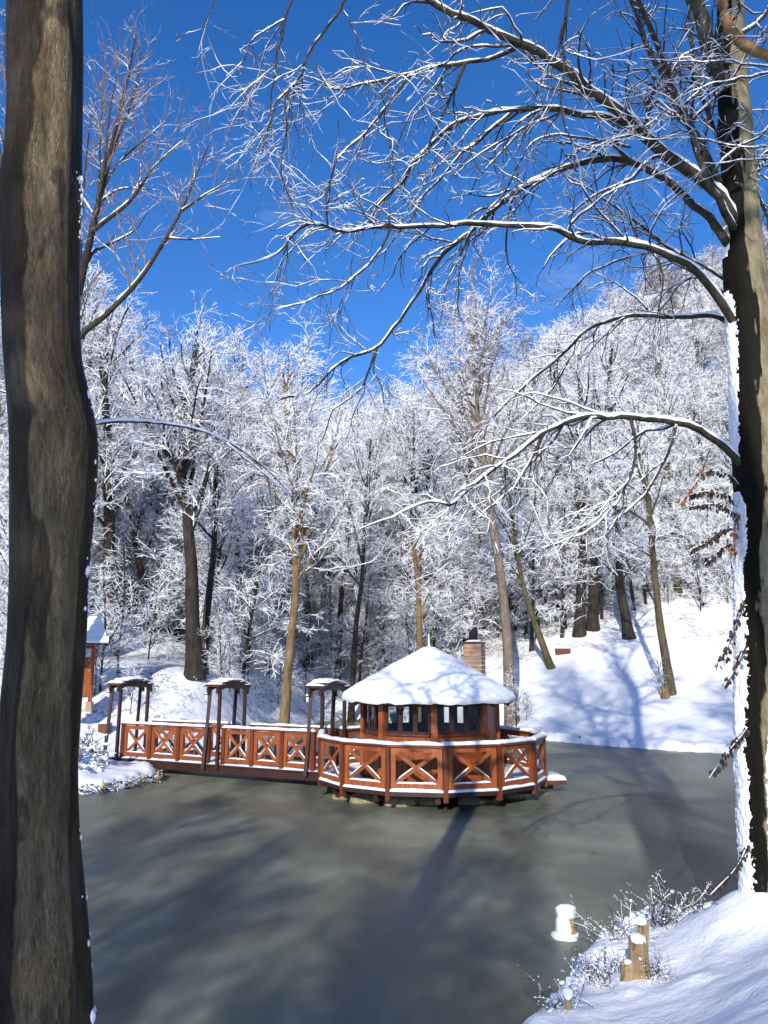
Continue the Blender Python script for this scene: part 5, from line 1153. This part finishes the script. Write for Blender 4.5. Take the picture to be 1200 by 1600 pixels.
def stump(name, loc, r, h, seed, label, split, caps, mat=M_wood_old):
    root = empty(name, loc, label, 'stump'); me = stump_mesh(r, h, seed, split); me.materials.append(mat); link('stump_wood', me, root)
    for (cr_, chh, off) in caps: snow_cap(cr_, chh, seed + off[0] * 9, root, off)
    return root
p = at_z(998, 1512, .42); z_ = zland(p[0], p[1])
stump('tree_stump', (p[0], p[1], z_ - .05), .085, .36, 2.0, 'broken yellowish tree stump capped with snow on the near right bank', 1.0, [(.075, .042, (.0, -.01, .36)), (.05, .035, (.05, .02, .50)), (.04, .02, (-.10, -.02, .17))])
me = stump_mesh(.06, .17, 7.0, .5); me.materials.append(M_wood_old); lb = link('stump_wood', me, bpy.data.objects['tree_stump']); lb.location = (-.10, -.02, 0)
m = MB(); m.beam((.06, .02, .2), (.09, .03, .50), .06, .05); o = m.build('splinter', M_wood_old, bpy.data.objects['tree_stump'])
p = at_z(888, 1462, .0)
stump('mooring_stump', (p[0], p[1], -.1), .095, .34, 5.0, 'short snow capped post stump standing in the ice near the right bank', .1, [(.12, .075, (-.015, -.01, .36)), (.10, .13, (-.05, -.03, .22)), (.17, .05, (-.04, -.02, .10))])
p = at_z(889, 1588, .3); z_ = zland(p[0], p[1])
stump('peg_stump', (p[0], p[1], z_ - .06), .026, .16, 8.0, 'tiny weathered peg at the water edge in the bottom snow bank', .2, [(.04, .04, (0, 0, .17))])
p = at_y(1040, 1098, 35.6); z_ = zland(p[0], p[1])
stump('cut_stump', (p[0], p[1], z_ - .1),  .17, .45, 11.0, 'cut orange brown stump at the foot of the slender curved tree on the right bank', .9, [(.10, .05, (.03, .05, .40))], M_bark_gold)
p = at_y(880, 1030, 43.5); z_ = zland(p[0], p[1])
sb_ = empty('trail_board', (p[0], p[1], z_), 'small reddish brown board lying low on the far right bank beside the leaning olive trunk', 'board')
f = MB(); f.box((0, 0, .22), (.85, .12, .28)); f.build('board', M_wood_red, sb_); link('board_snow', snow_strip_mesh('board_snow', [(-.42, 0, .36), (.42, 0, .36)], .14, .08, M_snow), sb_)
# fallen trunk on the slope left of the pavilion roof
p0, p1 = at_y(560, 1048, 45), at_y(640, 1040, 46); p0[2] = zland(p0[0], p0[1]) + .5; p1[2] = zland(p1[0], p1[1]) + .5
fl_ = empty('fallen_log', p0, 'thin fallen log with snow on it, on the slope left of the pavilion roof', 'log'); q = resample([p0 - p0, (p1 - p0) * .5 + np.array([0, 0, .1]), p1 - p0], 12)
link('log_wood', mesh_np('log_wood', *tubes(q[None], np.linspace(.16, .1, 12)[None], 8), M_bark, True), fl_); link('log_snow', mesh_np('log_snow', *snow_on(q[None], np.linspace(.16, .1, 12)[None], rng, .95, .9, .02, 8), M_snow, True), fl_)
# brambles and stalks with snow lumps on the near bank
brn = np.random.default_rng(31)
def bramble(px_, py_, n, h, label, spread=.5, zz_=None):
    p = at_z(px_, py_, .25 if zz_ is None else zz_); z0 = zland(p[0], p[1])
    root = empty('bramble_bush', (p[0], p[1], z0 - .04), label, 'bush', 'brambles along the near bank')
    n = int(n * 1.6); St = np.zeros((n, 9, 3)); d = np.stack([brn.normal(0, spread, n), brn.normal(0, spread, n), np.full(n, 1.0)], 1); d = norm(d); St[:, 0] = np.stack([brn.normal(0, .10, n), brn.normal(0, .10, n), np.zeros(n)], 1); ln = h * brn.uniform(.4, 1.2, n)
    for k in range(1, 9):
        St[:, k] = St[:, k - 1] + d * (ln / 8)[:, None]; d = norm(d + brn.normal(0, .13, (n, 3)) + np.array([0, 0, -.05]))
    Rs = np.linspace(.0036, .0015, 9)[None] * brn.uniform(.7, 1.5, (n, 1)); tw_ = twig_sets(St, Rs, brn, 9, 9, 10, .16, .08, .04, .0011, 1.0, 0, .15)
    link('stems', mesh_np('stems', *join([tubes(St, Rs, 5)] + [tubes(a_, c_, 3) for a_, c_ in tw_]), M_twig_near), root)['kind'] = 'stuff'
    sn = [snow_on(St, Rs, brn, .55, 1.0, .0012, 5)] + [snow_on(a_, c_, brn, .4, 1.0, .0014, 4) for a_, c_ in tw_]
    V_, Q_ = join(sn); mb_ = MB()
    for _ in range(n * 4):
        i = brn.integers(0, n); k = brn.integers(3, 9); s = brn.uniform(.003, .009) * (2.4 if brn.random() < .07 else 1); crumb(mb_, St[i, k] + np.array([0, 0, s * .4]), (s, s, s * .8), brn, 6)
    link('stem_snow', mesh_np('stem_snow', V_, Q_, M_snow, True), root)['kind'] = 'stuff'; mb_.build('snow_lumps', M_snow, root, True)['kind'] = 'stuff'
    return root
bramble(1035, 1462, 30, .42, 'snow dotted bramble bush right behind the broken stump on the near bank')
bramble(970, 1478, 24, .38, 'snow dotted bramble bush left of the broken stump, leaning over the ice', .8)
bramble(940, 1535, 26, .32, 'snow dotted bramble tangle between the broken stump and the tiny peg', .7)
bramble(1075, 1452, 18, .30, 'low bramble at the ice edge below the beech trunk', .6)
bramble(868, 1592, 14, .30, 'sparse bramble at the bottom tip of the near bank beside the tiny peg', .6)
bramble(1005, 1440, 12, .5, 'long arching snowy stems rising above the broken stump', .45, .1)
bramble(1020, 1520, 18, .2, 'low brown stalks in the snow just right of the broken stump', .5, .4)
# dark twigs, grass and clods showing along the far shore
dm = MB(); drn = np.random.default_rng(66)
for k in range(len(pondS)):
    a_, c_ = pondS[k], pondS[(k + 1) % len(pondS)]
    if a_[1] < 26: continue
    for _ in range(int(np.linalg.norm(c_ - a_) * 9)):
        q = a_ + (c_ - a_) * drn.random() + drn.normal(0, .35, 2)
        if float(vnoise(q[0] * .8, q[1] * .8, 5)) < .45: continue
        z0 = zland(q[0], q[1])
        if z0 < 0: continue
        P0 = np.array([q[0], q[1], z0 - .02]); d = np.array([drn.normal(0, .12), drn.normal(0, .12), drn.uniform(.03, .22)])
        dm.beam(P0, P0 + d, .012, .012)
        if drn.random() < .25: crumb(dm, (q[0], q[1], z0), (.06, .05, .03), drn, 6)
tag(dm.build('shore_litter', M_bark), 'dark twigs and clods showing through the snow along the far shore', 'litter', None, 'stuff')
# snow lumps heaped on the bank's edge
mb_ = MB()
for _ in range(150):
    t_ = brn.uniform(0, 1); k = brn.integers(0, 5); a_, c_ = pond[k], pond[k + 1]; q = a_ + (c_ - a_) * t_ + brn.normal(0, .05, 2) + np.array([.10, -.12]) * brn.uniform(-.2, 2.2)
    s = brn.uniform(.012, .05); crumb(mb_, (q[0], q[1], max(zland(q[0], q[1]), .03) + s * .05), (s * 1.3, s * 1.3, s * .6), brn, 10)
o = mb_.build('snow_lumps', M_snow, None, True); tag(o, 'loose lumps of snow heaped along the edge of the near bank', 'snow', None, 'stuff')
# left bank: dark grass fringe under the snow, dry leaves in the ice, snowy evergreen shrub
gm = MB(); grn = np.random.default_rng(44)
for k in range(24, 28):
    a_, c_ = pond[k - 1], pond[k]
    for _ in range(45):
        q = a_ + (c_ - a_) * grn.random() + grn.normal(0, .05, 2); z0 = grn.uniform(.02, .22); d = np.array([grn.normal(.15, .15), grn.normal(-.2, .15), grn.uniform(-.12, .1)]); s = np.array([.012, .008, 0])
        P0 = np.array([q[0], q[1], z0]); gm.add([P0 - s, P0 + s, P0 + d * .6 + s * .6 + np.array([0, 0, .03]), P0 + d], [(0, 1, 2, 3)])
tag(gm.build('bank_grass', M_bark), 'dark grass fringe hanging under the snow of the left bank', 'grass', None, 'stuff')
for (px_, py_, lab) in [(160, 1238, 'pale dry reed clump in the ice at the left end of the bank'), (200, 1228, 'pale dry reed clump in the ice under the middle of the left bank'), (222, 1226, 'flat pale reed leaves lying on the ice by the left bank'), (245, 1222, 'upright pale reed clump under the bank end of the bridge')]:
    p = at_z(px_, py_, 0.0); m = MB()
    for _ in range(9):
        d = np.array([grn.normal(0, .12), grn.normal(-.03, .1), grn.uniform(.05, .34)]); s = np.array([.022, .01, 0]); mid = d * .6 + np.array([0, 0, .05])
        m.add([-s * .5, s * .5, mid + s, d, mid - s], [(0, 1, 2, 4), (4, 2, 3)])
    o = m.build('reed_clump', M_reed); o.location = (p[0], p[1], 0.0); tag(o, lab, 'reeds', 'dry reeds by the left bank')
def snowy_shrub(px_, py_, Y, label, s=1.0):
    p = at_y(px_, py_, Y); z0 = zland(p[0], p[1]); root = empty('snowy_shrub', (p[0], p[1], z0), label, 'shrub')
    n = 34; St = np.zeros((n, 8, 3)); d = norm(np.stack([grn.normal(0, .8, n), grn.normal(0, .8, n), grn.uniform(.2, 1, n)], 1))
    for k in range(1, 8):
        St[:, k] = St[:, k - 1] + d * .12 * s; d = norm(d + grn.normal(0, .12, (n, 3)) + np.array([0, 0, -.12]))
    Rs = np.tile(np.linspace(.02, .008, 8), (n, 1)) * s; tw_ = twig_sets(St, Rs, grn, 10, 8, 6, .22 * s, .12, .08, .006, .7, -.05, .2)
    link('branches', mesh_np('branches', *join([tubes(St, Rs, 5)] + [tubes(a_, c_ * 1.5, 3) for a_, c_ in tw_]), M_leaf), root)['kind'] = 'stuff'
    link('branch_snow', mesh_np('branch_snow', *join([snow_on(St, Rs, grn, .8, 1.8, .03, 6)] + [snow_on(a_, c_, grn, .7, 1.5, .015, 4) for a_, c_ in tw_[:2]]), M_snow, True), root)['kind'] = 'stuff'
snowy_shrub(132, 1165, 22.2, 'dark shrub weighed down by snow on the left bank beside the near trunk', 1.0)
snowy_shrub(120, 1195, 21.0, 'lower snow buried shrub on the left bank edge beside the near trunk', .8)
scene.render.resolution_x = 768; scene.render.resolution_y = 1024
